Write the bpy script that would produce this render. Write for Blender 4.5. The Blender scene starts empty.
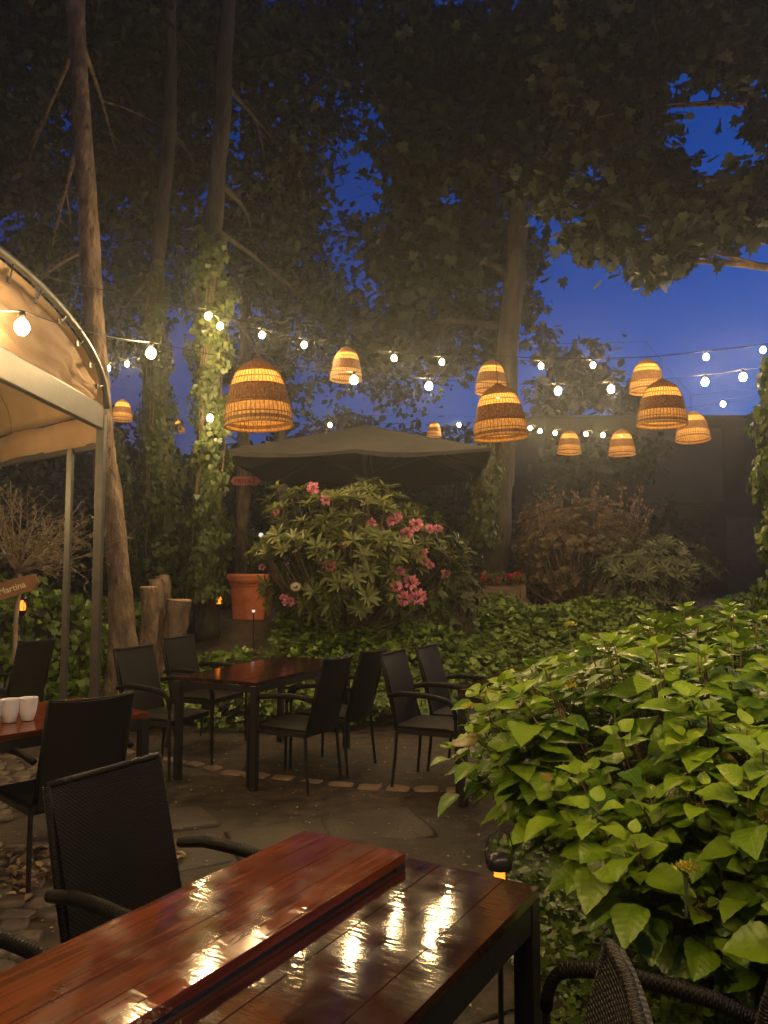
import bpy, math, random
import numpy as np
from mathutils import Vector, Matrix
R = math.radians
random.seed(7); rng = np.random.default_rng(11)
scn = bpy.context.scene
col = scn.collection

# ------------------------------------------------------------------ camera
F = 769.0; PIT = R(4.2); CH = 1.55
cam = bpy.data.cameras.new('camera'); camo = bpy.data.objects.new('camera', cam); col.objects.link(camo)
cam.sensor_fit = 'VERTICAL'; cam.sensor_height = 36; cam.lens = 36*F/1024
cam.clip_start = .05; cam.clip_end = 500
camo.location = (0, 0, CH); camo.rotation_euler = (R(90)+PIT, 0, 0)
scn.camera = camo
sP, cP = math.sin(PIT), math.cos(PIT)
def at(px, py, Y):
    """world point at depth Y seen at pixel"""
    u, v = (px-384)/F, (512-py)/F
    t = Y/(cP - v*sP)
    return Vector((u*t, Y, CH+(sP+v*cP)*t))
def sstep(a): a = np.clip(a, 0, 1); return a*a*(3-2*a)
def gz(x, y):
    return 0.9*sstep((y-7.5-0.10*np.sin(x*1.3))/2.9) + 0.0*x

# ------------------------------------------------------------------ nodes
def mat(name):
    m = bpy.data.materials.new(name); m.use_nodes = True
    nt = m.node_tree; nt.nodes.clear()
    out = nt.nodes.new('ShaderNodeOutputMaterial')
    return m, nt, out
def N(nt, t, **kw):
    n = nt.nodes.new(t)
    for k, v in kw.items():
        if k in n.inputs.keys(): n.inputs[k].default_value = v
        else: setattr(n, k, v)
    return n
def L(nt, a, ao, b, bi): nt.links.new(a.outputs[ao], b.inputs[bi])
def c4(c): return (c[0], c[1], c[2], 1)
def ramp(nt, stops):
    r = nt.nodes.new('ShaderNodeValToRGB'); e = r.color_ramp.elements
    while len(e) < len(stops): e.new(.5)
    for i, (p, c) in enumerate(stops): e[i].position = p; e[i].color = c4(c)
    return r
def simple(name, c1, c2=None, scale=8, rough=.6, bump=0., bscale=None, coat=0., metal=0., detail=6, stretch=None, spec=.5, rough2=None):
    m, nt, out = mat(name)
    p = N(nt, 'ShaderNodeBsdfPrincipled'); p.inputs['Roughness'].default_value = rough
    p.inputs['Metallic'].default_value = metal; p.inputs['Coat Weight'].default_value = coat
    p.inputs['Specular IOR Level'].default_value = spec
    L(nt, p, 0, out, 0)
    tc = N(nt, 'ShaderNodeTexCoord'); mp = N(nt, 'ShaderNodeMapping')
    if stretch: mp.inputs['Scale'].default_value = stretch
    L(nt, tc, 'Object', mp, 0)
    no = N(nt, 'ShaderNodeTexNoise'); no.inputs['Scale'].default_value = scale; no.inputs['Detail'].default_value = detail
    L(nt, mp, 0, no, 'Vector')
    r = ramp(nt, [(.3, c1), (.7, c2 or c1)]); L(nt, no, 0, r, 0); L(nt, r, 0, p, 'Base Color')
    if rough2 is not None:
        mr = N(nt, 'ShaderNodeMapRange'); mr.inputs['To Min'].default_value = rough; mr.inputs['To Max'].default_value = rough2
        L(nt, no, 0, mr, 0); L(nt, mr, 0, p, 'Roughness')
    if bump:
        b = N(nt, 'ShaderNodeBump'); b.inputs['Strength'].default_value = min(1, bump); b.inputs['Distance'].default_value = .01 if bump < 1 else .01*bump
        n2 = N(nt, 'ShaderNodeTexNoise'); n2.inputs['Scale'].default_value = bscale or scale*3; n2.inputs['Detail'].default_value = 8
        L(nt, mp, 0, n2, 'Vector'); L(nt, n2, 0, b, 'Height'); L(nt, b, 0, p, 'Normal')
    return m
def leafmat(name, ca, cb, rough=.42, trans=.3, vein=False, tcol=None):
    m, nt, out = mat(name)
    at_ = N(nt, 'ShaderNodeAttribute'); at_.attribute_name = 'rnd'
    r = ramp(nt, [(0, ca), (1, cb)]); L(nt, at_, 'Fac', r, 0)
    p = N(nt, 'ShaderNodeBsdfPrincipled'); p.inputs['Roughness'].default_value = rough
    p.inputs['Specular IOR Level'].default_value = .45
    if vein: r.color_ramp.elements.new(.03); r.color_ramp.elements[0].color = (.30, .22, .04, 1); r.color_ramp.elements[1].color = c4(ca)
    if vein:
        uv = N(nt, 'ShaderNodeUVMap'); sx = N(nt, 'ShaderNodeSeparateXYZ'); L(nt, uv, 0, sx, 0)
        def M(op, a, b=None, bv=None):
            n = N(nt, 'ShaderNodeMath'); n.operation = op
            if isinstance(a, tuple): L(nt, a[0], a[1], n, 0)
            else: n.inputs[0].default_value = a
            if b is not None: L(nt, b[0], b[1], n, 1)
            if bv is not None: n.inputs[1].default_value = bv
            return (n, 0)
        cu = M('SUBTRACT', (sx, 0), bv=.5); au = M('ABSOLUTE', cu)
        mid = M('LESS_THAN', au, bv=.018)
        k = M('MULTIPLY', au, bv=.55); q = M('SUBTRACT', (sx, 1), b=k); q = M('MULTIPLY', q, bv=42.)
        s = M('SINE', q); s2 = M('GREATER_THAN', s, bv=.97)
        s3 = M('MAXIMUM', mid, b=s2)
        mx = N(nt, 'ShaderNodeMix'); mx.data_type = 'RGBA'
        sc_ = M('MULTIPLY', s3, bv=.38)
        nt.links.new(sc_[0].outputs[0], mx.inputs[0]); nt.links.new(r.outputs[0], mx.inputs[6]); mx.inputs[7].default_value = (.30, .38, .10, 1)
        nz = N(nt, 'ShaderNodeTexNoise'); nz.inputs['Scale'].default_value = 30
        tcn = N(nt, 'ShaderNodeTexCoord'); L(nt, tcn, 'Object', nz, 'Vector')
        b = N(nt, 'ShaderNodeBump'); b.inputs['Strength'].default_value = .25; b.inputs['Distance'].default_value = .001
        hs = M('SINE', q); hs = M('ADD', hs, b=(nz, 0)); L(nt, hs[0], 0, b, 'Height'); L(nt, b, 0, p, 'Normal')
        nt.links.new(mx.outputs[2], p.inputs['Base Color'])
        src = (mx, 2)
    else:
        L(nt, r, 0, p, 'Base Color'); src = (r, 0)
    t = N(nt, 'ShaderNodeBsdfTranslucent'); nt.links.new(src[0].outputs[src[1]], t.inputs[0])
    ms = N(nt, 'ShaderNodeMixShader'); ms.inputs[0].default_value = trans
    L(nt, p, 0, ms, 1); L(nt, t, 0, ms, 2); L(nt, ms, 0, out, 0)
    return m
def emis(name, c, s):
    m, nt, out = mat(name)
    e = N(nt, 'ShaderNodeEmission'); e.inputs[0].default_value = c4(c); e.inputs[1].default_value = s
    L(nt, e, 0, out, 0); return m

# ------------------------------------------------------------------ materials
M_black = simple('black metal', (.012, .011, .010), (.022, .02, .018), 20, .35, .1)
M_cable = simple('black rubber cable', (.02, .018, .016), None, 20, .5)
M_bark = simple('bark', (.04, .026, .016), (.26, .18, .11), 7, .85, 6., 16, stretch=(1, 1, .5))
M_bark2 = simple('smooth grey bark', (.02, .017, .013), (.075, .064, .048), 5, .8, 4, 22, stretch=(1, 1, .4))
M_twig = simple('twig bark', (.20, .14, .09), (.34, .26, .18), 12, .8, .3)
M_cut = simple('fresh cut wood', (.38, .24, .13), (.55, .38, .22), 18, .7, .4)
M_terra = simple('terracotta', (.50, .13, .045), (.66, .21, .08), 9, .65, .4, 30)
M_canvas = simple('cream canvas', (.62, .5, .38), (.74, .63, .5), 3, .8, .5, 8)
M_greypaint = simple('grey painted metal', (.035, .031, .025), (.06, .053, .043), 12, .45, .1)
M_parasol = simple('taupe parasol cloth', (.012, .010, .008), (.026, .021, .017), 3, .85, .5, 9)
M_china = simple('white ceramic', (.78, .76, .70), (.82, .8, .76), 10, .25)
M_wallr = simple('grey render', (.026, .023, .021), (.055, .048, .042), 1.5, .85, .5, 12)
M_wallrl = simple('pale grey render', (.055, .052, .052), (.09, .085, .085), 1.2, .85, .4, 20)
M_roof = simple('dark slate', (.04, .04, .045), (.07, .07, .07), 6, .7, .5)
M_plank = simple('weathered planter wood', (.10, .065, .035), (.20, .14, .085), 5, .75, .6, stretch=(1, 8, 8))
M_sign = simple('brown sign board', (.22, .10, .045), (.34, .17, .08), 8, .7, .4)
M_red = simple('coral red paint', (.50, .10, .08), (.62, .16, .12), 20, .6, .2)
M_ink = simple('dark red ink', (.10, .01, .01), None, 20, .7)
M_paint = simple('pale yellow paint', (.85, .72, .45), None, 20, .6)
M_pot = simple('dark grey pot', (.05, .048, .045), (.08, .076, .07), 9, .7, .2)
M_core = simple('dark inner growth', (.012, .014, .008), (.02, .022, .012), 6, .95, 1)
M_stem = simple('hydrangea stem', (.16, .09, .045), (.24, .16, .08), 14, .7, .3)
M_gstem = simple('green stem', (.08, .11, .03), (.12, .15, .05), 14, .6)
M_ornament = simple('cream painted stone', (.55, .48, .3), (.62, .55, .38), 20, .7, .2)

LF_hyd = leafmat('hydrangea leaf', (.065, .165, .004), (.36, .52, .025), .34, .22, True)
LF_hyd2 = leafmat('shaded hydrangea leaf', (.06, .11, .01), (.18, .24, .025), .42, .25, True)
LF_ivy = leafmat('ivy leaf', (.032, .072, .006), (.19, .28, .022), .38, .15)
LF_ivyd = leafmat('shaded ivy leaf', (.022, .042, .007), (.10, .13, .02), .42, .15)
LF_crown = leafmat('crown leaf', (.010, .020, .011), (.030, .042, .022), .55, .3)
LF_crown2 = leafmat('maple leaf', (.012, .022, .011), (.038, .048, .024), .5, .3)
LF_rho = leafmat('rhododendron leaf', (.035, .06, .010), (.22, .24, .042), .36, .2)
LF_barb = leafmat('bronze leaf', (.06, .052, .022), (.17, .10, .05), .5, .3)
LF_grn = leafmat('dull green leaf', (.045, .06, .02), (.12, .13, .045), .45, .25)
LF_dry = leafmat('sparse pale leaf', (.12, .10, .04), (.22, .19, .08), .5, .3)
LF_pink = leafmat('pink petal', (.85, .24, .36), (.98, .50, .56), .5, .35)
LF_red = leafmat('crimson petal', (.60, .02, .05), (.80, .06, .12), .5, .3)
LF_yel = leafmat('yellow floret', (.60, .52, .04), (.80, .74, .14), .5, .3)
LF_litter = leafmat('litter', (.16, .09, .03), (.45, .33, .18), .5, .1)

def weave_mat(name, c1, c2, ku, kv):
    m, nt, out = mat(name)
    p = N(nt, 'ShaderNodeBsdfPrincipled'); p.inputs['Roughness'].default_value = .42; p.inputs['Specular IOR Level'].default_value = .15
    L(nt, p, 0, out, 0)
    uv = N(nt, 'ShaderNodeUVMap'); sx = N(nt, 'ShaderNodeSeparateXYZ'); L(nt, uv, 0, sx, 0)
    def M(op, a, b=None, bv=None):
        n = N(nt, 'ShaderNodeMath'); n.operation = op
        nt.links.new(a, n.inputs[0])
        if b is not None: nt.links.new(b, n.inputs[1])
        if bv is not None: n.inputs[1].default_value = bv
        return n.outputs[0]
    a = M('MULTIPLY', sx.outputs[0], bv=ku); b = M('MULTIPLY', sx.outputs[1], bv=kv)
    s1 = M('SINE', a); s2 = M('SINE', b); pr = M('MULTIPLY', s1, s2)
    rowv = M('ABSOLUTE', s2); h = M('MULTIPLY', pr, bv=.6); h = M('ADD', h, rowv)
    r = ramp(nt, [(0, c1), (1, c2)]); mr = M('MULTIPLY', h, bv=.7); nt.links.new(mr, r.inputs[0]); L(nt, r, 0, p, 'Base Color')
    bm = N(nt, 'ShaderNodeBump'); bm.inputs['Strength'].default_value = .9; bm.inputs['Distance'].default_value = .0016
    nt.links.new(h, bm.inputs['Height']); L(nt, bm, 0, p, 'Normal')
    return m
M_weave = weave_mat('dark woven rattan', (.004, .0035, .003), (.020, .016, .012), 420, 480)

def wood_table(name, c1, c2, rough=.06, bump=.00042):
    m, nt, out = mat(name)
    p = N(nt, 'ShaderNodeBsdfPrincipled'); L(nt, p, 0, out, 0)
    tc = N(nt, 'ShaderNodeTexCoord'); mp = N(nt, 'ShaderNodeMapping'); mp.inputs['Scale'].default_value = (30, 2.2, 30)
    at_ = N(nt, 'ShaderNodeAttribute'); at_.attribute_name = 'rnd'
    off = N(nt, 'ShaderNodeVectorMath'); off.operation = 'ADD'
    cmb = N(nt, 'ShaderNodeCombineXYZ'); mm = N(nt, 'ShaderNodeMath'); mm.operation = 'MULTIPLY'; mm.inputs[1].default_value = 9
    L(nt, at_, 'Fac', mm, 0); L(nt, mm, 0, cmb, 1); L(nt, tc, 'Object', off, 0); L(nt, cmb, 0, off, 1); L(nt, off, 0, mp, 0)
    no = N(nt, 'ShaderNodeTexNoise'); no.inputs['Scale'].default_value = 1.6; no.inputs['Detail'].default_value = 9; no.inputs['Distortion'].default_value = .5
    L(nt, mp, 0, no, 'Vector')
    r = ramp(nt, [(.32, c1), (.66, c2)]); L(nt, no, 0, r, 0)
    hsv = N(nt, 'ShaderNodeHueSaturation'); mv = N(nt, 'ShaderNodeMapRange'); mv.inputs['To Min'].default_value = .75; mv.inputs['To Max'].default_value = 1.2
    L(nt, at_, 'Fac', mv, 0); L(nt, mv, 0, hsv, 'Value'); L(nt, r, 0, hsv, 'Color'); L(nt, hsv, 0, p, 'Base Color')
    # film of rain water: patchy gloss and slow ripples
    n2 = N(nt, 'ShaderNodeTexNoise'); n2.inputs['Scale'].default_value = 9; n2.inputs['Detail'].default_value = 5; L(nt, tc, 'Object', n2, 'Vector')
    mr = N(nt, 'ShaderNodeMapRange'); mr.inputs['From Min'].default_value = .35; mr.inputs['From Max'].default_value = .7
    mr.inputs['To Min'].default_value = rough*.7; mr.inputs['To Max'].default_value = rough*2.6
    L(nt, n2, 0, mr, 0); L(nt, mr, 0, p, 'Roughness')
    p.inputs['Specular IOR Level'].default_value = .45
    n3 = N(nt, 'ShaderNodeTexNoise'); n3.inputs['Scale'].default_value = 1; n3.inputs['Detail'].default_value = 2.5; mp3 = N(nt, 'ShaderNodeMapping'); mp3.inputs['Scale'].default_value = (13, 52, 30); mp3.inputs['Rotation'].default_value = (0, 0, R(-30)); L(nt, tc, 'Object', mp3, 0); L(nt, mp3, 0, n3, 'Vector')
    ad2 = N(nt, 'ShaderNodeMath'); ad2.operation = 'MULTIPLY_ADD'; ad2.inputs[1].default_value = .10; L(nt, no, 0, ad2, 0); L(nt, n3, 0, ad2, 2)
    b = N(nt, 'ShaderNodeBump'); b.inputs['Strength'].default_value = 1; b.inputs['Distance'].default_value = bump
    L(nt, ad2, 0, b, 'Height'); L(nt, b, 0, p, 'Normal')
    return m
M_wood = wood_table('wet red brown wood', (.05, .012, .004), (.165, .040, .013), .05, .0004)
M_woodd = wood_table('wet dark wood', (.016, .006, .004), (.05, .016, .010), .045)

def ground_mat():
    m, nt, out = mat('damp earth'); p = N(nt, 'ShaderNodeBsdfPrincipled'); L(nt, p, 0, out, 0)
    tc = N(nt, 'ShaderNodeTexCoord')
    def no(s, d=8):
        n = N(nt, 'ShaderNodeTexNoise'); n.inputs['Scale'].default_value = s; n.inputs['Detail'].default_value = d; L(nt, tc, 'Object', n, 'Vector'); return n
    a, b, c = no(.9), no(9), no(70, 4)
    r1 = ramp(nt, [(.35, (.030, .019, .010)), (.65, (.085, .055, .028))]); L(nt, b, 0, r1, 0)
    r2 = ramp(nt, [(.35, (.45, .5, .4)), (.7, (1, 1, 1))]); L(nt, a, 0, r2, 0)
    mx = N(nt, 'ShaderNodeMix'); mx.data_type = 'RGBA'; mx.blend_type = 'MULTIPLY'; mx.inputs[0].default_value = 1
    nt.links.new(r1.outputs[0], mx.inputs[6]); nt.links.new(r2.outputs[0], mx.inputs[7]); nt.links.new(mx.outputs[2], p.inputs['Base Color'])
    mr = N(nt, 'ShaderNodeMapRange'); mr.inputs['To Min'].default_value = .45; mr.inputs['To Max'].default_value = .9; L(nt, a, 0, mr, 0); L(nt, mr, 0, p, 'Roughness')
    ad = N(nt, 'ShaderNodeMath'); ad.operation = 'MULTIPLY_ADD'; ad.inputs[1].default_value = .3; L(nt, c, 0, ad, 0); L(nt, b, 0, ad, 2)
    bp = N(nt, 'ShaderNodeBump'); bp.inputs['Strength'].default_value = .8; bp.inputs['Distance'].default_value = .02; L(nt, ad, 0, bp, 'Height'); L(nt, bp, 0, p, 'Normal')
    return m
M_ground = ground_mat()
M_cobble = simple('cobblestone', (.06, .048, .032), (.17, .135, .09), 5, .45, 1.2, 22, rough2=.75)
M_slab = simple('mossy flagstone', (.028, .022, .012), (.065, .046, .026), 3, .6, .8, 30)
M_edge = simple('pale edging stone', (.17, .11, .06), (.28, .19, .11), 5, .6, .8, 30)

# ------------------------------------------------------------------ mesh builders
class MB:
    def __init__(s): s.v = []; s.f = []; s.m = []; s.uv = []; s.r = []
    def add(s, vs, fs, m=0, uvs=None, rnd=.5):
        o = len(s.v); s.v += [tuple(v) for v in vs]
        for i, f in enumerate(fs):
            s.f.append(tuple(o+k for k in f)); s.m.append(m); s.r.append(rnd)
            if uvs is not None: s.uv.append([uvs[k] for k in f])
            else: s.uv.append([(0, 0)]*len(f))
    def box(s, c, size, rot=None, m=0, rnd=.5):
        hx, hy, hz = [q/2 for q in size]; vs = []
        for z in (-hz, hz):
            for x, y in ((-hx, -hy), (hx, -hy), (hx, hy), (-hx, hy)):
                v = Vector((x, y, z))
                if rot: v = rot @ v
                vs.append(v+Vector(c))
        s.add(vs, [(3, 2, 1, 0), (4, 5, 6, 7), (0, 1, 5, 4), (1, 2, 6, 5), (2, 3, 7, 6), (3, 0, 4, 7)], m, rnd=rnd)
    def tube(s, pts, rad, n=8, m=0, caps=True, flat=None, uvk=1.0):
        pts = [Vector(p) for p in pts]
        if not hasattr(rad, '__len__'): rad = [rad]*len(pts)
        up = Vector((0, 0, 1)); vs = []; uvs = []; L_ = 0; pu = None
        for i, p in enumerate(pts):
            d = (pts[min(i+1, len(pts)-1)]-pts[max(i-1, 0)])
            d = d.normalized() if d.length > 1e-9 else up
            if pu is None: pu = d.cross(Vector((0, 1, 0)) if abs(d.z) > .9 else up)
            a = (pu - d*pu.dot(d)).normalized(); pu = a; b = d.cross(a)
            if i: L_ += (p-pts[i-1]).length
            for k in range(n):
                t = 2*math.pi*k/n
                fa, fb = flat if flat else (1, 1)
                vs.append(p+a*math.cos(t)*rad[i]*fa+b*math.sin(t)*rad[i]*fb); uvs.append((k/n*.1*uvk, L_*uvk))
        fs = [(i*n+k, i*n+(k+1) % n, (i+1)*n+(k+1) % n, (i+1)*n+k) for i in range(len(pts)-1) for k in range(n)]
        if caps: fs += [tuple(range(n-1, -1, -1)), tuple((len(pts)-1)*n+k for k in range(n))]
        s.add(vs, fs, m, uvs)
    def lathe(s, prof, n=24, c=(0, 0, 0), m=0, squ=0):
        vs = []; c = Vector(c)
        for r, z in prof:
            for k in range(n):
                t = 2*math.pi*k/n; vs.append(c+Vector((r*math.cos(t), r*math.sin(t), z)))
        fs = [(i*n+k, i*n+(k+1) % n, (i+1)*n+(k+1) % n, (i+1)*n+k) for i in range(len(prof)-1) for k in range(n)]
        s.add(vs, fs, m)
    def grid(s, P, m=0, U=None, thick=0, nrm=None):
        """P[i][j] grid of Vectors; optional thickness along -normal"""
        a, b = len(P), len(P[0]); vs = [p for row in P for p in row]
        uvs = [(U[i][j] if U else (0, 0)) for i in range(a) for j in range(b)]
        fs = [(i*b+j, i*b+j+1, (i+1)*b+j+1, (i+1)*b+j) for i in range(a-1) for j in range(b-1)]
        if thick:
            off = Vector(nrm)*thick; k = a*b
            vs += [p-off for p in vs[:k]]; uvs += uvs[:k]
            fs += [tuple(k+q for q in reversed(f)) for f in fs[:(a-1)*(b-1)]]
            bd = [(0, j, 0, j+1) for j in range(b-1)]+[(i, b-1, i+1, b-1) for i in range(a-1)]+[(a-1, j+1, a-1, j) for j in range(b-2, -1, -1)]+[(i+1, 0, i, 0) for i in range(a-2, -1, -1)]
            for i0, j0, i1, j1 in bd:
                p, q = i0*b+j0, i1*b+j1; fs.append((q, p, p+k, q+k))
        s.add(vs, fs, m, uvs)
    def build(s, name, mats, parent=None, smooth=False, bevel=0, sharp=None):
        me = bpy.data.meshes.new(name); me.from_pydata(s.v, [], s.f)
        for m in (mats if isinstance(mats, (list, tuple)) else [mats]): me.materials.append(m)
        me.polygons.foreach_set('material_index', s.m)
        uvl = me.uv_layers.new(name='UVMap'); flat = [c for f in s.uv for p in f for c in p]
        uvl.data.foreach_set('uv', flat)
        a = me.attributes.new('rnd', 'FLOAT', 'FACE'); a.data.foreach_set('value', s.r)
        if smooth: me.polygons.foreach_set('use_smooth', [True]*len(me.polygons))
        me.update()
        o = bpy.data.objects.new(name, me); col.objects.link(o)
        if smooth and sharp:
            try: me.set_sharp_from_angle(angle=R(sharp))
            except Exception: pass
        if parent: o.parent = parent
        if bevel:
            bm = o.modifiers.new('bevel', 'BEVEL'); bm.width = bevel; bm.segments = 2; bm.limit_method = 'ANGLE'
        return o
def tag(o, label=None, cat=None, group=None, kind=None):
    if label: o['label'] = label
    if cat: o['category'] = cat
    if group: o['group'] = group
    if kind: o['kind'] = kind
    return o
def empty(name, loc=(0, 0, 0), rz=0, **k):
    o = bpy.data.objects.new(name, None); col.objects.link(o); o.location = loc; o.rotation_euler = (0, 0, rz)
    o.empty_display_size = .1
    return tag(o, **k)
def copy_tree(o, parent=None):
    c = o.copy(); col.objects.link(c); c.parent = parent
    for ch in list(o.children): copy_tree(ch, c)
    return c

# leaf templates: (verts [x across, y along, z], faces, uvs)
def T_oval(fold=.12):
    v = [(0, 0, 0), (-.28, .3, fold), (.28, .3, fold), (0, .45, 0), (-.26, .65, fold*.7), (.26, .65, fold*.7), (0, 1, -.05)]
    f = [(0, 3, 1), (0, 2, 3), (1, 3, 4), (3, 2, 5), (4, 3, 6), (3, 5, 6)]
    return v, f
def T_long():
    v = [(0, 0, 0), (-.13, .35, .05), (.13, .35, .05), (0, .5, 0), (-.11, .75, .02), (.11, .75, .02), (0, 1, -.10)]
    f = [(0, 3, 1), (0, 2, 3), (1, 3, 4), (3, 2, 5), (4, 3, 6), (3, 5, 6)]
    return v, f
def T_ivy():
    o = [(0, 0), (.32, -.12), (.5, .18), (.30, .36), (.36, .66), (.12, .62), (0, 1.0), (-.12, .62), (-.36, .66), (-.30, .36), (-.5, .18), (-.32, -.12)]
    v = [(0, .3, .0)]+[(x, y, .07*abs(x)*2-.06*(y > .9)) for x, y in o]
    f = [(0, i+1, (i+1) % 12+1) for i in range(12)]
    return v, f
def T_hyd():
    v = []; uv = []; rows = 12; us = (-1, -.5, 0, .5, 1)
    for i in range(rows+1):
        t = i/rows
        w = .45*(math.sin(math.pi*min(1, t**.68)))**.85*(1-.22*t) if 0 < t < 1 else .012
        if i % 2 and 0 < i < rows: w *= 1.06
        for u in us:
            v.append((u*w, t+(.02 if (i % 2 and abs(u) == 1) else 0), .10*abs(u)*(w/.4)-.30*t*t+.10*t+.012*math.sin(i*2.1+u*3)))
            uv.append((.5+u*w, t))
    f = [(i*5+j, i*5+j+1, (i+1)*5+j+1, (i+1)*5+j) for i in range(rows) for j in range(4)]
    return v, f, uv
def cloud(name, mt, tpl, P, D, U, S, parent=None, rnd=None, smooth=False):
    """P positions, D long axis, U rough up; S sizes"""
    P = np.asarray(P, float); n = len(P)
    if n == 0: return None
    D = np.asarray(D, float); D /= np.linalg.norm(D, axis=1, keepdims=True)+1e-9
    U = np.asarray(U, float); X = np.cross(D, U); X /= np.linalg.norm(X, axis=1, keepdims=True)+1e-9
    Z = np.cross(X, D); S = np.broadcast_to(np.asarray(S, float), (n,))
    tv = np.array(tpl[0], float); k = len(tv); tf = tpl[1]
    V = P[:, None, :]+S[:, None, None]*(tv[None, :, 0:1]*X[:, None, :]+tv[None, :, 1:2]*D[:, None, :]+tv[None, :, 2:3]*Z[:, None, :])
    V = V.reshape(-1, 3)
    m = len(tf[0]); Fa = np.array(tf, int)
    Fa = (Fa[None]+(np.arange(n)*k)[:, None, None]).reshape(-1, m)
    me = bpy.data.meshes.new(name)
    me.vertices.add(len(V)); me.vertices.foreach_set('co', V.ravel())
    me.loops.add(Fa.size); me.loops.foreach_set('vertex_index', Fa.ravel())
    me.polygons.add(len(Fa)); me.polygons.foreach_set('loop_start', np.arange(len(Fa))*m)
    try: me.polygons.foreach_set('loop_total', np.full(len(Fa), m))
    except Exception: pass
    me.materials.append(mt)
    if rnd is None: rnd = rng.random(n)
    a = me.attributes.new('rnd', 'FLOAT', 'FACE'); a.data.foreach_set('value', np.repeat(rnd, len(tf)).astype(np.float32))
    if len(tpl) > 2:
        uv = np.array(tpl[2])[np.array(tf, int).ravel()]; uvl = me.uv_layers.new(name='UVMap')
        uvl.data.foreach_set('uv', np.tile(uv.ravel(), n))
    if smooth: me.polygons.foreach_set('use_smooth', np.ones(len(Fa), bool))
    me.update(calc_edges=True); me.validate()
    o = bpy.data.objects.new(name, me); col.objects.link(o)
    if parent: o.parent = parent
    return o
def rdir(n, up=0.0):
    d = rng.normal(size=(n, 3)); d /= np.linalg.norm(d, axis=1, keepdims=True); d[:, 2] += up
    return d

# ------------------------------------------------------------------ SETTING
def sheet():
    xs = np.concatenate([np.linspace(-60, -9, 14), np.linspace(-8, 8, 81), np.linspace(9, 60, 14)])
    ys = np.concatenate([np.linspace(-20, 1, 10), np.linspace(1.3, 13, 90), np.linspace(14, 100, 20)])
    mb = MB(); X, Y = np.meshgrid(xs, ys); Z = gz(X, Y)+.02*np.sin(X*2.1+Y)*np.sin(Y*1.7)*((Y > 7.6))+.006*np.sin(X*5+Y*3)
    P = [[Vector((X[i, j], Y[i, j], Z[i, j])) for j in range(len(xs))] for i in range(len(ys))]
    mb.grid(P); return tag(mb.build('ground', M_ground, None, True), kind='structure')
sheet()

def stones(name, items, mt, e=.38):
    """items: (x,y,w,l,rot,top)"""
    mb = MB()
    for x, y, w, l, a, top in items:
        n = 12; pts = []
        for k in range(n):
            t = 2*math.pi*(k+random.uniform(-.2, .2))/n
            c, s_ = math.cos(t), math.sin(t)
            pts.append((math.copysign(abs(c)**e, c)*w/2*random.uniform(.88, 1.05), math.copysign(abs(s_)**e, s_)*l/2*random.uniform(.88, 1.05)))
        ca, sa = math.cos(a), math.sin(a)
        g = float(gz(x, y)); rings = [(1, g-.03), (1, g+top*.45), (.9, g+top*.85), (.62, g+top)]
        vs = []
        tx, ty = random.uniform(-.05, .05), random.uniform(-.05, .05)
        for k, z in rings:
            for px, py in pts:
                X, Y = px*k, py*k; vs.append((x+X*ca-Y*sa, y+X*sa+Y*ca, z+tx*X+ty*Y))
        fs = [(i*n+j, i*n+(j+1) % n, (i+1)*n+(j+1) % n, (i+1)*n+j) for i in range(3) for j in range(n)]+[tuple(3*n+j for j in range(n))]
        mb.add(vs, fs, rnd=random.random())
    return tag(mb.build(name, mt, None, True), kind='structure')
it = []
for i in range(60):
    for j in range(34):
        x = -4.6+j*.155+(i % 2)*.07; y = 1.2+i*.118
        lim = -1.35+(3.4-y)*.45 if y < 4.4 else -2.3
        if x > lim+random.uniform(-.12, .12): continue
        if y > 6.4: continue
        it.append((x+random.uniform(-.015, .015), y+random.uniform(-.012, .012), .14*random.uniform(.85, 1.05), .105*random.uniform(.9, 1.05), random.uniform(-.2, .2), random.uniform(.015, .035)))
stones('cobblestone_path', it, M_cobble)
edge = [(-3.2, 6.95), (-2.32, 6.72), (-1.58, 6.27), (-1.24, 6.02), (-.86, 5.85), (-.2, 5.62), (.2, 5.54), (.61, 5.49), (1.4, 5.45), (2.4, 5.5)]
it = []
for (a, b) in zip(edge[:-1], edge[1:]):
    n = max(1, round(math.dist(a, b)/.27)); ang = math.atan2(b[1]-a[1], b[0]-a[0])
    for k in range(n):
        t = (k+.5)/n
        it.append((a[0]+(b[0]-a[0])*t, a[1]+(b[1]-a[1])*t+random.uniform(-.02, .02), math.dist(a, b)/n*random.uniform(.72, .93), .13*random.uniform(.8, 1.1), ang+random.uniform(-.1, .1), random.uniform(.008, .02)))
stones('edging_stones', it, M_edge)
it = [(-1.15, 4.25, .62, .5, .45, .02), (-.62, 4.45, .5, .62, .4, .018), (-1.35, 4.85, .6, .5, .4, .018), (-.05, 4.75, .62, .55, .3, .014), (-1.75, 4.55, .5, .5, .5, .018), (.32, 2.6, .42, .3, .4, .03), (.05, 2.75, .35, .28, .1, .03), (.3, 2.25, .3, .26, .3, .03), (.55, 1.9, .36, .3, .3, .03)]
stones('flagstones', it, M_slab, .12)

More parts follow.
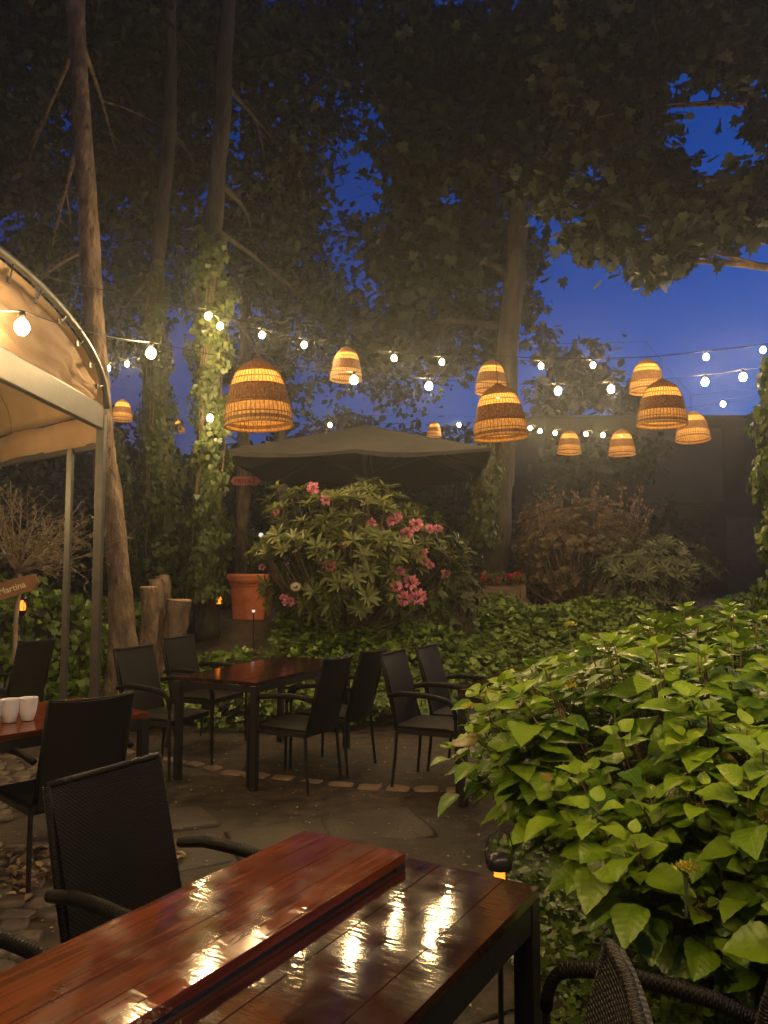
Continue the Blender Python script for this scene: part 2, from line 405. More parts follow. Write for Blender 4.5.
# ------------------------------------------------------------------ CHAIRS
def bez(p0, p1, p2, n):
    return [Vector(p0)*(1-t)**2+Vector(p1)*2*t*(1-t)+Vector(p2)*t*t for t in [i/n for i in range(n+1)]]
def make_chair():
    root = empty('rattan_chair')
    # backrest: curved woven panel
    mb = MB(); P = []; U = []
    for i in range(11):
        t = i/10; z = .40+t*.53
        y = -.205-.13*t-.02*math.sin(t*math.pi)*-1
        row = []; ur = []
        for j in range(9):
            s_ = j/8*2-1; w = .205+.0*t
            zz = z-(.012*(1-s_*s_) if i == 10 else 0)
            row.append(Vector((s_*w, y-.028*(1-s_*s_), zz))); ur.append((s_*w, z))
        P.append(row); U.append(ur)
    mb.grid(P, U=U, thick=.022, nrm=(0, 1, .2))
    mb.build('backrest', M_weave, root, True, sharp=50)
    mb = MB()
    for sx in (-1, 1):
        mb.tube([(sx*.214, -.20, .40), (sx*.213, -.272, .66), (sx*.212, -.335, .925)], .011, 8)
    mb.tube([(-.212, -.335, .925), (-.12, -.358, .918), (0, -.366, .915), (.12, -.358, .918), (.212, -.335, .925)], .011, 8)
    mb.build('back_frame', M_weave, root, True)
    mb = MB(); P = []; U = []
    for i in range(7):
        t = i/6; y = -.22+t*.46
        P.append([Vector((s_*.228, y, .435+.012*t-.012*(1-s_*s_)*math.sin(t*math.pi)-(.014 if i == 6 else 0))) for s_ in np.linspace(-1, 1, 7)]); U.append([(s_*.228, y) for s_ in np.linspace(-1, 1, 7)])
    mb.grid([r[::-1] for r in P], U=U, thick=.035, nrm=(0, 0, 1)); mb.build('seat', M_weave, root, True, sharp=50)
    mb = MB(); mb.box((0, .21, .405), (.44, .022, .03)); mb.box((0, -.19, .395), (.44, .022, .03))
    for sx in (-1, 1): mb.box((sx*.235, .01, .405), (.02, .42, .03))
    mb.build('seat_frame', M_black, root)
    for sx in (-1, 1):
        mb = MB()
        pts = [(sx*.245, -.262, .645)]+bez((sx*.25, -.16, .665), (sx*.256, .10, .672), (sx*.256, .20, .630), 6)+bez((sx*.256, .20, .630), (sx*.256, .245, .60), (sx*.256, .25, .52), 4)[1:]
        mb.tube(pts, [.017]+[.02]*7+[.016]*4, 10, flat=(1.15, .72) if False else None); mb.build('armrest', M_weave, root, True)
        mb = MB(); mb.tube([(sx*.256, .25, .53), (sx*.254, .25, .40), (sx*.25, .255, .012)], [.0125, .0125, .011], 8)
        mb.tube([(sx*.25, .255, .02), (sx*.25, .255, 0)], .014, 8, m=1); mb.build('leg', [M_black, M_greypaint], root, True, sharp=40)
        mb = MB(); mb.tube([(sx*.225, -.20, .42), (sx*.232, -.215, .2), (sx*.238, -.235, .012)], [.0125, .0125, .011], 8)
        mb.tube([(sx*.238, -.235, .02), (sx*.238, -.235, 0)], .014, 8, m=1); mb.build('leg', [M_black, M_greypaint], root, True, sharp=40)
    return root
chair0 = make_chair(); used = [False]
def chair(x, y, fx, fy, label, group='dark rattan garden chairs', z=0, s=1):
    o = chair0 if not used[0] else copy_tree(chair0); used[0] = True
    o.location = (x, y, z); o.rotation_euler = (0, 0, math.atan2(fy, fx)-math.pi/2); o.scale = (s, s, s)
    return tag(o, label, 'chair', group)
def chair_back(tl, tr, fx, fy, label, **k):
    """chair from the two top corners of its back (ground coords)"""
    n = math.hypot(fx, fy); fx, fy = fx/n, fy/n
    mx, my = (tl[0]+tr[0])/2, (tl[1]+tr[1])/2
    return chair(mx+fx*.335, my+fy*.335, fx, fy, label, **k)
AX = (.53, .848); PE = (.848, -.53)
chair_back((-.965, 2.26), (-.765, 2.64), .85, -.5, 'dark rattan chair with wide woven back pushed up to the near red wooden table')
chair(-.93, 1.63, .85, -.5, 'dark rattan chair cut off by the left edge, only its armrest reaching the near table')
chair_back((-1.56, 3.64), (-1.28, 3.97), -.72, .69, 'dark rattan chair seen from behind at the cup table')
chair_back((-2.08, 5.98), (-1.90, 6.38), .91, -.42, 'dark rattan chair at the front left of the middle table, nearest the leaning trunk')
chair_back((-1.98, 6.9), (-1.80, 7.3), .91, -.42, 'dark rattan chair at the far left corner of the middle table before the stumps')
chair(-.63, 5.68, -.91, .42, 'dark rattan chair in side view at the right front corner of the middle table')
chair_back((-.17, 5.82), (.01, 6.22), -.91, .42, 'dark rattan chair at the middle table whose tall back overlaps the ivy')
chair(.37, 5.68, .9, -.42, 'dark rattan chair with open armrests facing the table behind the hydrangea')
chair_back((.24, 6.05), (.45, 6.5), .91, -.42, 'dark rattan chair behind another at the left of the table that the hydrangea hides')
chair(-3.35, 6.9, -.93, .3, 'dark rattan chair under the canopy beside the sign tree, facing left')
chair(.455, 1.61, -.835, .55, 'dark rattan chair at the right near table leg, its armrest under the hydrangea leaves', s=.94)
chair(0, 1.203, -.972, .235, 'closest rattan chair at the bottom edge, only the worn grey side of its back showing')
chair(-2.4, 3.15, -.1, 1, 'dark rattan chair on the cobbles at the left edge below the cup table')

# ------------------------------------------------------------------ TABLES
def make_table(name, far, axis, w, l, h, mt, label, planks=5, thick=.03, apron=.05, leg=.05, group=None, lmat=None):
    """far: centre of the far end; axis: unit vector pointing to far end. local y along axis"""
    ax = Vector((axis[0], axis[1], 0)).normalized(); c = Vector((far[0], far[1], 0))-ax*l/2
    root = empty(name, c, math.atan2(ax.y, ax.x)-math.pi/2, label=label, cat='table', group=group)
    mb = MB(); pw = w/planks
    for i in range(planks):
        mb.box((-w/2+pw*(i+.5), 0, h-thick/2+random.uniform(-.0008, .0008)), (pw-.0012, l, thick), rnd=random.random())
    mb.build('tabletop', mt, root, bevel=.0012)
    mb = MB(); a = apron; zz = h-thick-a/2-.001
    for sx in (-1, 1): mb.box((sx*(w/2-.018), 0, zz), (.03, l-2*leg-.004, a))
    for sy in (-1, 1): mb.box((0, sy*(l/2-.018), zz), (w-2*leg-.004, .03, a))
    mb.build('frame', M_black, root, bevel=.002)
    for sx in (-1, 1):
        for sy in (-1, 1):
            mb = MB(); mb.box((sx*(w/2-leg/2), sy*(l/2-leg/2), (h-thick-.001)/2), (leg, leg, h-thick-.001)); mb.build('leg', M_black, root, bevel=.003)
    return root
g = 'wet wooden garden tables'
make_table('garden_table', (-.088, 2.225), AX, .345, 1.55, .785, M_wood, 'wet red brown plank table top at the lower left, slightly higher than its neighbour', 4, .024, .05, group=g)
make_table('garden_table', (.232, 2.10), (.52, .855), .375, 1.55, .75, M_woodd, 'wet dark plank table mirroring the lights, small lantern behind its far corner', 4, .025, .07, .052, group=g)
make_table('garden_table', (-.62, 6.95), (.42, .91), .72, 1.45, .75, M_woodd, 'wet dark table in the middle with four rattan chairs, mirroring the terracotta pot', 5, .025, .05, group=g)
make_table('garden_table', (1.42, 6.32), (.42, .91), .72, 1.45, .75, M_woodd, 'dark red brown table half hidden behind the hydrangea', 5, .025, .05, group=g)
make_table('garden_table', (-1.60, 4.62), (.66, .75), .78, 1.7, .75, M_wood, 'wet wooden table at the left edge with the white cups on it', 5, .03, .05, group=g)

# cups
mb = MB()
prof = [(.0, .004), (.026, .004), (.028, 0), (.032, .004), (.044, .05), (.050, .115), (.0505, .117), (.047, .115), (.041, .05), (.03, .012), (0, .010)]
cup0 = empty('cup'); mb.lathe(prof, 28); mb.build('body', M_china, cup0, True, sharp=50)
mb = MB(); mb.tube(bez((.046, 0, .09), (.085, 0, .08), (.040, 0, .035), 8), .0045, 7); mb.build('handle', M_china, cup0, True)
for i, (px, lab) in enumerate(((27.5, 'rightmost white ceramic cup on the left table'), (9.5, 'white ceramic cup on the left table, between the other two cups'), (-8, 'white ceramic cup on the left table cut by the picture edge'))):
    o = cup0 if i == 0 else copy_tree(cup0); p = at(px, 716, 4.12-.05*i); o.location = (p.x, p.y, .7535); o.rotation_euler = (0, 0, 2.2+i)
    tag(o, lab, 'cup', 'white cups on the left table')

# ------------------------------------------------------------------ CANOPY
def canopy():
    root = empty('garden_canopy', (-1.93, 5.2, 0), label='arched cream canvas canopy on grey metal posts, lit from inside, at the left edge', cat='canopy')
    o = root.location
    arch = []
    for i in range(25):
        a = math.pi*i/24
        arch.append(Vector((0.0-.02*i/24, -1.35+1.35*math.cos(a), 2.62+.49*math.sin(a)**.85)))
    sw = Vector((-.78, .63, 0)); 
    # gable cloth
    mb = MB(); P = []
    for k, f in enumerate(np.linspace(0, 1, 13)):
        P.append([Vector((q.x-.02+(.028*math.sin(i*1.57+k*.3)+.02*math.sin(i*.7-k*1.9))*math.sin(f*math.pi)**.6, -1.35+(q.y+1.35)*(.985-.03*0), 2.60+(q.z-2.62)*f*.93)) for i, q in enumerate(arch)])
    mb.grid(P, thick=.004, nrm=(1, 0, 0)); mb.build('gable_cloth', M_canvas_t, root, True)
    # roof cloth (swept)
    mb = MB(); P = []
    for k in range(9):
        s_ = k/8*3.4
        P.append([q*1.0+sw*s_+Vector((0, 0, -.025*math.sin(k*math.pi/2)**2*math.sin(math.pi*i/24)-.0)) for i, q in enumerate(arch)])
    mb.grid(P, thick=.006, nrm=(0, 0, 1)); mb.build('roof_cloth', M_canvas_t, root, True)
    for s_ in (.35, 1.3, 2.4):
        mb = MB(); mb.tube([q+sw*s_+Vector((0, 0, -.012)) for q in arch], .009, 5); mb.build('seam', M_plank, root, True)
    # valance at far eave
    mb = MB(); mb.grid([[Vector((0, .012, 2.62-.20*t))+sw*s_+Vector((.012*math.sin(s_*9), .012*math.sin(s_*9), -.015*abs(math.sin(s_*3.1)))) for s_ in np.linspace(.02, 3.4, 30)] for t in (0, .33, .66, 1)], thick=.004, nrm=(.6, .78, 0)); mb.build('valance', M_canvas_t, root, True)
    mb = MB(); mb.tube([q+Vector((.03, 0, .02)) for q in arch], .022, 8); mb.build('arch_hoop', M_greypaint, root, True)
    mb = MB(); mb.box((.0, -1.35, 2.575), (.045, 2.7, .17)); mb.build('front_beam', M_greypaint, root, bevel=.01)
    mb = MB(); mb.box(Vector((0, .05, 2.40))+sw*1.7, (3.4, .04, .05), Matrix.Rotation(math.atan2(.63, -.78), 3, 'Z')); mb.build('eave_beam', M_greypaint, root, bevel=.006)
    for i in range(2, 13, 2):
        q = arch[i]; c = Vector((0, -1.35, 2.62)); d = (c-q).normalized()
        mb = MB(); mb.tube([q+Vector((.035, 0, .02)), q+d*.07+Vector((.02, 0, 0))], .005, 6); mb.box(q+d*.085+Vector((.012, 0, 0)), (.012, .03, .03)); mb.build('lacing', M_cable, root)
    for (x, y, w) in ((0, 0, .055), (-.31, .25, .042), (-.02, -2.7, .062), (-2.6, 2.12, .05)):
        mb = MB(); mb.box((x, y, 1.30 if y < .2 and y > -1 or y < -1 else 1.2), (w, w, 2.6 if y < .2 else 2.4)); mb.box((x, y, .005), (.14, .14, .01)); mb.build('post', M_greypaint, root, bevel=.004)
    return root
def cloth_t(name, c1, c2, tr):
    m, nt, out = mat(name); p = N(nt, 'ShaderNodeBsdfPrincipled'); p.inputs['Roughness'].default_value = .85
    tc = N(nt, 'ShaderNodeTexCoord'); no = N(nt, 'ShaderNodeTexNoise'); no.inputs['Scale'].default_value = 2.5; no.inputs['Detail'].default_value = 6; L(nt, tc, 'Object', no, 'Vector')
    r = ramp(nt, [(.3, c1), (.7, c2)]); L(nt, no, 0, r, 0); L(nt, r, 0, p, 'Base Color')
    t = N(nt, 'ShaderNodeBsdfTranslucent'); L(nt, r, 0, t, 0)
    b = N(nt, 'ShaderNodeBump'); b.inputs['Strength'].default_value = .7; b.inputs['Distance'].default_value = .05; L(nt, no, 0, b, 'Height'); L(nt, b, 0, p, 'Normal')
    ms = N(nt, 'ShaderNodeMixShader'); ms.inputs[0].default_value = tr; L(nt, p, 0, ms, 1); L(nt, t, 0, ms, 2); L(nt, ms, 0, out, 0)
    return m
M_canvas_t = cloth_t('cream canvas', (.30, .19, .11), (.44, .30, .18), .30)
canopy()

# ------------------------------------------------------------------ LIGHTS
WARM = (1.0, .62, .28)
M_bulb = emis('bulb glow', (1, .68, .30), 850)
M_bulb_l = emis('lantern bulb glow', (1, .52, .16), 260)
def bulb_mesh(r, name, mt):
    mb = MB(); prof = [(.002, -1.15), (.45, -1.05), (.85, -.6), (1, 0), (.85, .55), (.5, .95), (.28, 1.3), (.0, 1.3)]
    mb.lathe([(a*r, b*r) for a, b in prof], 10)
    o = mb.build(name, mt, None, True); me = o.data; bpy.data.objects.remove(o); return me
me_bulb = bulb_mesh(.034, 'bulb', M_bulb)
mb = MB(); mb.lathe([(.0, .075), (.012, .075), (.016, .06), (.017, .034), (.0, .034)], 10); so = mb.build('socket', M_cable, None, True); me_sock = so.data; bpy.data.objects.remove(so)
def catline(pts, sag=.05, n=6):
    out = []
    for a, b in zip(pts[:-1], pts[1:]):
        for i in range(n):
            t = i/n; p = a.lerp(b, t); p.z -= sag*4*t*(1-t)*(b-a).length*.35; out.append(p)
    out.append(pts[-1]); return out
def string(pts, ends, label):
    root = empty('string_lights', pts[0], label=label, cat='string lights', group='warm bulb strings over the garden')
    o = Vector(root.location); H = Vector((0, 0, .078))
    mb = MB(); mb.tube([p-o for p in catline([Vector(ends[0])]+[p+H for p in pts]+[Vector(ends[1])])], .0035, 5); mb.build('cable', M_cable, root, True)
    for p in pts:
        for nm, me in (('bulb', me_bulb), ('socket', me_sock)):
            b = bpy.data.objects.new(nm, me); col.objects.link(b); b.parent = root; b.location = p-o
A = [at(*q) for q in ((22, 327, 3.6), (151, 353, 5.3), (354, 380, 6.95), (429, 386, 7.3), (558, 391, 7.8), (611, 389, 7.9), (705, 382, 7.8), (743, 377, 7.7), (830, 366, 7.4))]
string(A, [at(-200, 290, 2.6), at(1000, 330, 7)], 'nearest string of warm bulbs, running from the canopy across to the right')
B = [at(*q) for q in ((208, 316, 8.3), (220, 326, 8.6), (262, 335, 8.9), (304, 345, 9.2), (394, 358, 9.8), (442, 362, 10.2), (541, 366, 10.6), (593, 365, 10.6), (706, 357, 10.2), (763, 350, 9.8))]
string(B, [at(100, 290, 8.3), at(980, 310, 9)], 'highest string of warm bulbs, starting in the bright green ivy')
C_ = [at(*q) for q in ((108, 368, 12), (127, 364, 12), (210, 418, 8.6), (330, 425, 15), (459, 425, 15.5), (530, 428, 15.5), (540, 431, 15.2), (555, 433, 15), (586, 434, 14.6), (603, 435, 14.2), (641, 424, 13.6), (672, 424, 13), (723, 404, 12.2))]
string(C_, [at(60, 340, 11), at(900, 370, 11)], 'farthest and lowest string of small bulbs beyond the parasol')
D_ = [Vector((-2.6+i*.7, .1+.22*i, 3.05-.06*math.sin(i*.45))) for i in range(10)]  # added bulbs out of view, brightening near tables, hydrangea and ground
string(D_, [(-5, -.6, 3.3), (5, 3.2, 3.3)], 'added string of warm bulbs, unseen over the viewer, lighting the near tables')

F_ = [Vector((-2.75-.42*i, 4.35+.16*i, 2.2)) for i in range(2)]  # added bulbs left of the frame, warming the canopy cloth from inside
string(F_, [(-2.2, 4.15, 2.7), (-4.6, 5.0, 2.7)], 'added short string of warm bulbs, unseen inside the canopy to light its cloth')
# wicker shades
def straw(name, c1, c2, tr, sc):
    m, nt, out = mat(name); p = N(nt, 'ShaderNodeBsdfPrincipled'); p.inputs['Roughness'].default_value = .6
    tc = N(nt, 'ShaderNodeTexCoord'); mp = N(nt, 'ShaderNodeMapping'); mp.inputs['Scale'].default_value = sc; L(nt, tc, 'Object', mp, 0)
    no = N(nt, 'ShaderNodeTexNoise'); no.inputs['Scale'].default_value = 1; no.inputs['Detail'].default_value = 4; L(nt, mp, 0, no, 'Vector')
    r = ramp(nt, [(.35, c1), (.65, c2)]); L(nt, no, 0, r, 0); L(nt, r, 0, p, 'Base Color')
    t = N(nt, 'ShaderNodeBsdfTranslucent'); L(nt, r, 0, t, 0)
    ms = N(nt, 'ShaderNodeMixShader'); ms.inputs[0].default_value = tr; L(nt, p, 0, ms, 1); L(nt, t, 0, ms, 2); L(nt, ms, 0, out, 0)
    return m
M_sd = straw('dense brown wicker', (.12, .055, .02), (.32, .17, .06), .09, (90, 90, 60))
M_sl = straw('pale open wicker', (.45, .26, .08), (.9, .62, .24), .52, (120, 120, 50))
PR = [(0, .200), (.06, .2), (.15, .199), (.3, .190), (.45, .176), (.6, .163), (.72, .146), (.82, .124), (.9, .098), (.96, .066), (1, .026)]
HS = .40
def pr(t):
    for (a, ra), (b, rb) in zip(PR[:-1], PR[1:]):
        if t <= b: return ra+(rb-ra)*(t-a)/(b-a)
    return PR[-1][1]
def make_lantern():
    root = empty('wicker_lantern')   # origin at the bottom rim centre
    mb = MB()
    for (a, b, mi) in ((0, .045, 1), (.045, .10, 0), (.10, .20, 1), (.20, .29, 1), (.31, .34, 0), (.34, .58, 0), (.58, .68, 1), (.70, .79, 1), (.79, 1, 0)):
        ts = np.linspace(a, b, 4); out = [(pr(t), t*HS) for t in ts]
        mb.lathe(out, 40, m=mi)
    for k in range(46):
        a = 2*math.pi*k/46; ts = np.linspace(0, 1, 9)
        mb.tube([(math.cos(a)*(pr(t)+.001), math.sin(a)*(pr(t)+.001), t*HS) for t in ts], .0026, 4, caps=False, m=2)
    for t in (.15, .30, .34, .58, .69, .79):
        mb.tube([(math.cos(q)*(pr(t)+.003), math.sin(q)*(pr(t)+.003), t*HS) for q in np.linspace(0, 2*math.pi, 33)], .003, 4, caps=False, m=2)
    mb.build('shade', [M_sd, M_sl, M_sd], root, True)
    mb = MB(); mb.tube([(math.cos(q)*.201, math.sin(q)*.201, 0) for q in np.linspace(0, 2*math.pi, 41)], .007, 6, caps=False); mb.build('rim', M_sl, root, True)
    mb = MB(); mb.lathe([(.0, .41), (.018, .41), (.03, .40), (.03, .39), (0, .385)], 14); mb.build('cap', M_sd, root, True)
    mb = MB(); mb.tube([(0, 0, .40), (0, 0, .62)], .003, 5); mb.tube([(0, 0, .385), (0, 0, .31)], .014, 8); mb.build('cord', M_cable, root, True)
    b = bpy.data.objects.new('bulb', bulb_mesh(.024, 'bulb', M_bulb_l)); col.objects.link(b); b.parent = root; b.location = (0, 0, .27)
    return root
lan = make_lantern(); lu = [False]
LT = []
def lantern(px, pyb, w, Y, label, ty=None, tilt=(0, 0)):
    """px centre, pyb row of the rim, w width in px"""
    o = lan if not lu[0] else copy_tree(lan); lu[0] = True
    p = at(px, pyb, Y); s_ = w*Y/F/.414; tilt = (tilt[0]+random.uniform(-.05, .05), tilt[1]+random.uniform(-.05, .05))
    o.location = p; o.scale = (s_,)*3; o.rotation_euler = (tilt[0], tilt[1], random.uniform(0, 6))
    if ty: o.scale = (s_, s_, s_*ty)
    LT.append(p+Vector((0, 0, .62*s_*(ty or 1))))
    return tag(o, label, 'lantern', 'wicker lanterns hung over the garden')
lantern(259, 426, 70, 4.4, 'largest wicker lantern, hanging alone at the left in front of the parasol', 1.0)
lantern(501, 438, 56, 5.5, 'large wicker lantern near the middle, with a smaller one behind its top', 1.0, (0, .05))
lantern(662, 425, 50, 6.4, 'large wicker lantern at the right overlapping two others', .95, (0, .06))
lantern(346, 380, 33, 9.3, 'small wicker lantern with a bright bulb in front of it, right of the largest lantern', 1.05)
lantern(491, 393, 33, 9.6, 'small wicker lantern partly hidden behind the large middle lantern', 1.05)
lantern(647, 392, 35, 8.8, 'wicker lantern behind the upper left of the large right lantern', 1)
lantern(693, 440, 34, 9.2, 'wicker lantern lowest at the far right, tucked behind the large right lantern', .9, (0, .05))
lantern(569, 453, 24, 12.6, 'small distant wicker lantern, the left of two hanging low before the grey house', 1)
lantern(622, 455, 27, 11.8, 'small wicker lantern, the right of two hanging low before the grey house', 1)
lantern(122, 420, 21, 13, 'small wicker lantern just right of the canopy corner', 1.05)
lantern(179, 432, 12, 16, 'tiny far wicker lantern half covered by ivy leaves', 1.1)
lantern(434, 436, 15, 15.5, 'tiny wicker lantern half hidden behind the parasol edge', 1)
# the lamp inside the canopy
o = copy_tree(lan); o.location = (-3.35, 4.7, 2.25); o.scale = (1, 1, 1); o.location = (-3.1, 3.6, 2.0); tag(o, 'wicker lantern hanging inside the cream canopy', 'lantern', 'wicker lanterns hung over the garden'); LTc = Vector((-3.35, 4.7, 2.87))
def hcable(idx, a, b, label):
    pts = [LT[i] for i in idx]; ps = [Vector(a)]+pts+[Vector(b)]
    mb = MB(); root = ps[0]; mb.tube([p-root for p in catline(ps, .03)], .003, 5)
    o = mb.build('hanging_cable', M_cable, None, True); o.location = root; tag(o, label, 'cable', 'thin cables carrying the lanterns')
hcable([0, 1, 2], (-4.5, 3.2, 3.6), (7.5, 7.6, 4.4), 'thin black cable carrying the three large wicker lanterns')
hcable([3, 4, 5, 6], (-5.5, 9, 5.2), (8, 9.3, 4.3), 'thin black cable carrying the small lanterns of the middle row')
hcable([10, 9][::-1]+[11, 7, 8], (-8, 11, 4.9), (9, 11, 4.6), 'thin black cable carrying the far small lanterns')

# ------------------------------------------------------------------ PARASOL
def parasol():
    c = at(366, 467, 11.2); r = 1.7; g0 = float(gz(c.x, c.y))
    root = empty('market_parasol', (c.x, c.y, g0), label='wide taupe market parasol, closed in by haze above the pink flowering bush', cat='parasol')
    h = c.z-g0; n = 8; mb = MB(); yaw = -.06
    def rim(a):   # square outline with slightly drawn-in edges
        q = 1.7/max(abs(math.cos(a)), abs(math.sin(a))); return q
    ring = []
    for k, (f, z) in enumerate(((.03, .60), (.35, .40), (.7, .18), (1, 0))):
        row = []
        for i in range(n*4+1):
            a = 2*math.pi*i/(n*4); q = rim(a)*f; row.append(Vector((q*math.cos(a+yaw), q*math.sin(a+yaw), h+z-.05*f*f*math.sin((i % 4)/4*math.pi))))
        ring.append(row)
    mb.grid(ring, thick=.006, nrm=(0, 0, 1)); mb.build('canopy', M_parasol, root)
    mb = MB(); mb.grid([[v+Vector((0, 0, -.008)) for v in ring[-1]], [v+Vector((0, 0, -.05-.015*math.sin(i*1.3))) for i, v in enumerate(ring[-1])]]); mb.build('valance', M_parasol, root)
    mb = MB(); mb.tube([(0, 0, 0), (0, 0, h+.62)], .03, 10); mb.build('pole', M_black, root, True)
    mb = MB(); mb.lathe([(0, .0), (.3, 0), (.3, .06), (.05, .1), (0, .1)], 20); mb.build('base', M_pot, root, True, sharp=30)
    for k in range(n):
        a = 2*math.pi*k/n; r = rim(a); a += yaw; mb = MB()
        mb.tube([(0.03*math.cos(a), .03*math.sin(a), h+.58), (r*.98*math.cos(a), r*.98*math.sin(a), h-.03)], .011, 5)
        mb.tube([(0.03*math.cos(a), .03*math.sin(a), h-.15), (r*.5*math.cos(a), r*.5*math.sin(a), h+.27)], .009, 5); mb.build('rib', M_black, root)
parasol()

# ------------------------------------------------------------------ TREES
TO = T_oval(.12); TI = T_ivy(); TL = T_long(); TH = T_hyd()
def clump_leaves(c, rad, n, size, twigs=None, flat=.8):
    """leaves gathered around random twig ends inside an ellipsoid"""
    m = twigs or max(6, n//28)
    q = rdir(m); q /= np.linalg.norm(q, axis=1, keepdims=True); q *= (rng.random((m, 1))**.45)
    T = np.asarray(c)+q*np.asarray(rad)
    idx = rng.integers(0, m, n); spread = .16*float(np.mean(rad))+.10
    P = T[idx]+rng.normal(size=(n, 3))*spread*np.array([1, 1, .6])
    D = rdir(n, -.45); U = rdir(n, 1.2)*.8+q[idx]*.3
    return P, D, U, size*rng.uniform(.6, 1.25, n)
from mathutils import noise as mn
def rough_trunk(o, amp):
    me = o.data
    for v in me.vertices:
        c = v.co; d = mn.noise(Vector((c.x*5, c.y*5, c.z*1.1)))*amp+mn.noise(Vector((c.x*16, c.y*16, c.z*4)))*amp*.45
        v.co = c+v.normal*d
def trunk_tube(mb, pts, rad, n=12, wob=.05):
    rad = [r*(1+random.uniform(-wob, wob)) for r in rad]; mb.tube(pts, rad, n)
def smooth_path(pts, k=4):
    out = []
    P = [pts[0]]+pts+[pts[-1]]
    for i in range(1, len(P)-2):
        for j in range(k):
            t = j/k; p0, p1, p2, p3 = P[i-1], P[i], P[i+1], P[i+2]
            out.append(.5*((2*p1)+(-p0+p2)*t+(2*p0-5*p1+4*p2-p3)*t*t+(-p0+3*p1-3*p2+p3)*t**3))
    out.append(pts[-1]); return out
def tree(px_pts, Y, w_px, label, clumps, leaf=.17, mt=None, lm=None, name='tall_tree', tpl=None, base=None, topz=None, group='tall trees round the garden', flare=1.35, dens=1.0):
    pts = [at(px, py, Y) for px, py in px_pts]
    if base: pts.append(Vector(base))
    pts = pts[::-1]
    b = pts[0].copy(); b.z = float(gz(b.x, b.y))-.05; pts[0] = b
    if topz:
        d = (pts[-1]-pts[-2]).normalized(); pts.append(pts[-1]+Vector((d.x*.6, 0, topz-pts[-1].z)))
    root = empty(name, b, label=label, cat='tree', group=group)
    path = smooth_path([p-b for p in pts], 10); L_ = len(path); mb = MB(); r0 = w_px*Y/F/2
    rad = []
    for i, p in enumerate(path):
        t = i/(L_-1); fl = 1+(flare-1)*max(0, 1-p.z/.9)**2; rad.append(r0*(1.12-.55*t)*fl)
    trunk_tube(mb, path, rad, 26, .015)
    rough_trunk(mb.build('trunk', mt or M_bark2, root, True), r0*.32)
    if clumps:
        Ps, Ds, Us, Ss = [], [], [], []; bb = MB()
        for (px, py, cy, rx, ry, n) in clumps:
            c = at(px, py, cy)-b; rxm, rym = rx*cy/F, ry*cy/F
            q = clump_leaves(c, (rxm, (rxm+rym)*.5, rym), int(n*dens), leaf)
            Ps.append(q[0]); Ds.append(q[1]); Us.append(q[2]); Ss.append(q[3])
            # limb to the clump
            k = min(L_-2, max(1, int(L_*random.uniform(.55, .9)))); s0 = path[k]
            for kk in range(L_-1, 1, -1):
                if path[kk].z < c[2]-.5: s0 = path[kk]; k = kk; break
            c = Vector(c); mid = s0.lerp(c, .5)+Vector((random.uniform(-.3, .3), random.uniform(-.3, .3), .25))
            lp = bez(s0, mid, c, 8); bb.tube(lp, [max(.012, rad[k]*.42*(1-i/9)) for i in range(9)], 6)
            for _ in range(5):
                e = c+Vector((random.uniform(-1, 1)*rxm, random.uniform(-1, 1)*rxm, random.uniform(-.9, .9)*rym)); s1 = lp[random.randint(4, 8)]
                bb.tube(bez(s1, s1.lerp(e, .5)+Vector((0, 0, .15)), e, 4), [.02, .016, .012, .008, .004], 4)
        bb.build('limbs', mt or M_bark2, root, True)
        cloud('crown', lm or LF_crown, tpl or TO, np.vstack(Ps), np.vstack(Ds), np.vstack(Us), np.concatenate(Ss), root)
    return root
tree([(66, -120), (75, 0), (85, 180), (93, 290), (104, 450), (118, 570), (124, 640), (126, 690)], 8.3, 24, 'tall leaning trunk lit orange at its foot, right behind the canopy posts',
     [(20, 40, 11, 80, 80, 2200), (100, 60, 12, 70, 70, 1700), (20, 160, 12, 50, 70, 1300), (120, 170, 12.5, 60, 60, 1400), (50, 250, 13, 50, 45, 800), (20, 330, 13, 60, 60, 900), (140, 20, 11, 60, 50, 1200)], mt=M_bark, topz=10, dens=1.5, flare=1.9)
tree([(174, -60), (171, 0), (170, 120), (160, 240), (152, 330), (150, 480), (150, 600)], 10.6, 16, 'slim trunk wrapped in ivy below, second from the canopy',
     [(170, 90, 13, 70, 70, 1600), (190, 190, 13.5, 50, 60, 1100), (150, 270, 14, 50, 55, 900), (115, 330, 15, 40, 50, 700), (200, 20, 12.5, 60, 50, 1300)], topz=11, dens=1.5)
tree([(232, -60), (228, 0), (222, 120), (213, 240), (210, 330), (208, 470), (207, 590)], 9.6, 20, 'pale straight trunk with bright ivy hanging around the bulbs',
     [(270, 50, 12, 70, 70, 1700), (290, 160, 12.5, 50, 70, 1400), (250, 250, 13, 50, 60, 1100), (300, 300, 14, 45, 60, 1000), (265, 370, 15, 50, 50, 900)], topz=10.5, dens=1.4)
tree([(255, 0), (250, 130), (247, 250), (244, 400), (242, 560)], 14, 11, 'thin dark trunk behind the pale one, left of the sky gap',
     [(320, 40, 13.5, 60, 50, 1500), (335, 120, 15, 35, 35, 260), (300, 230, 15.5, 32, 55, 420)], topz=12)
tree([(330, 100), (305, 180), (285, 300), (280, 420), (285, 560)], 16, 12, 'thin slanting trunk in front of the small blue sky gaps',
     [(380, 50, 14, 60, 50, 1500), (360, 230, 16, 35, 25, 120), (340, 340, 17, 60, 50, 1100), (395, 380, 18, 60, 40, 900)], topz=12)
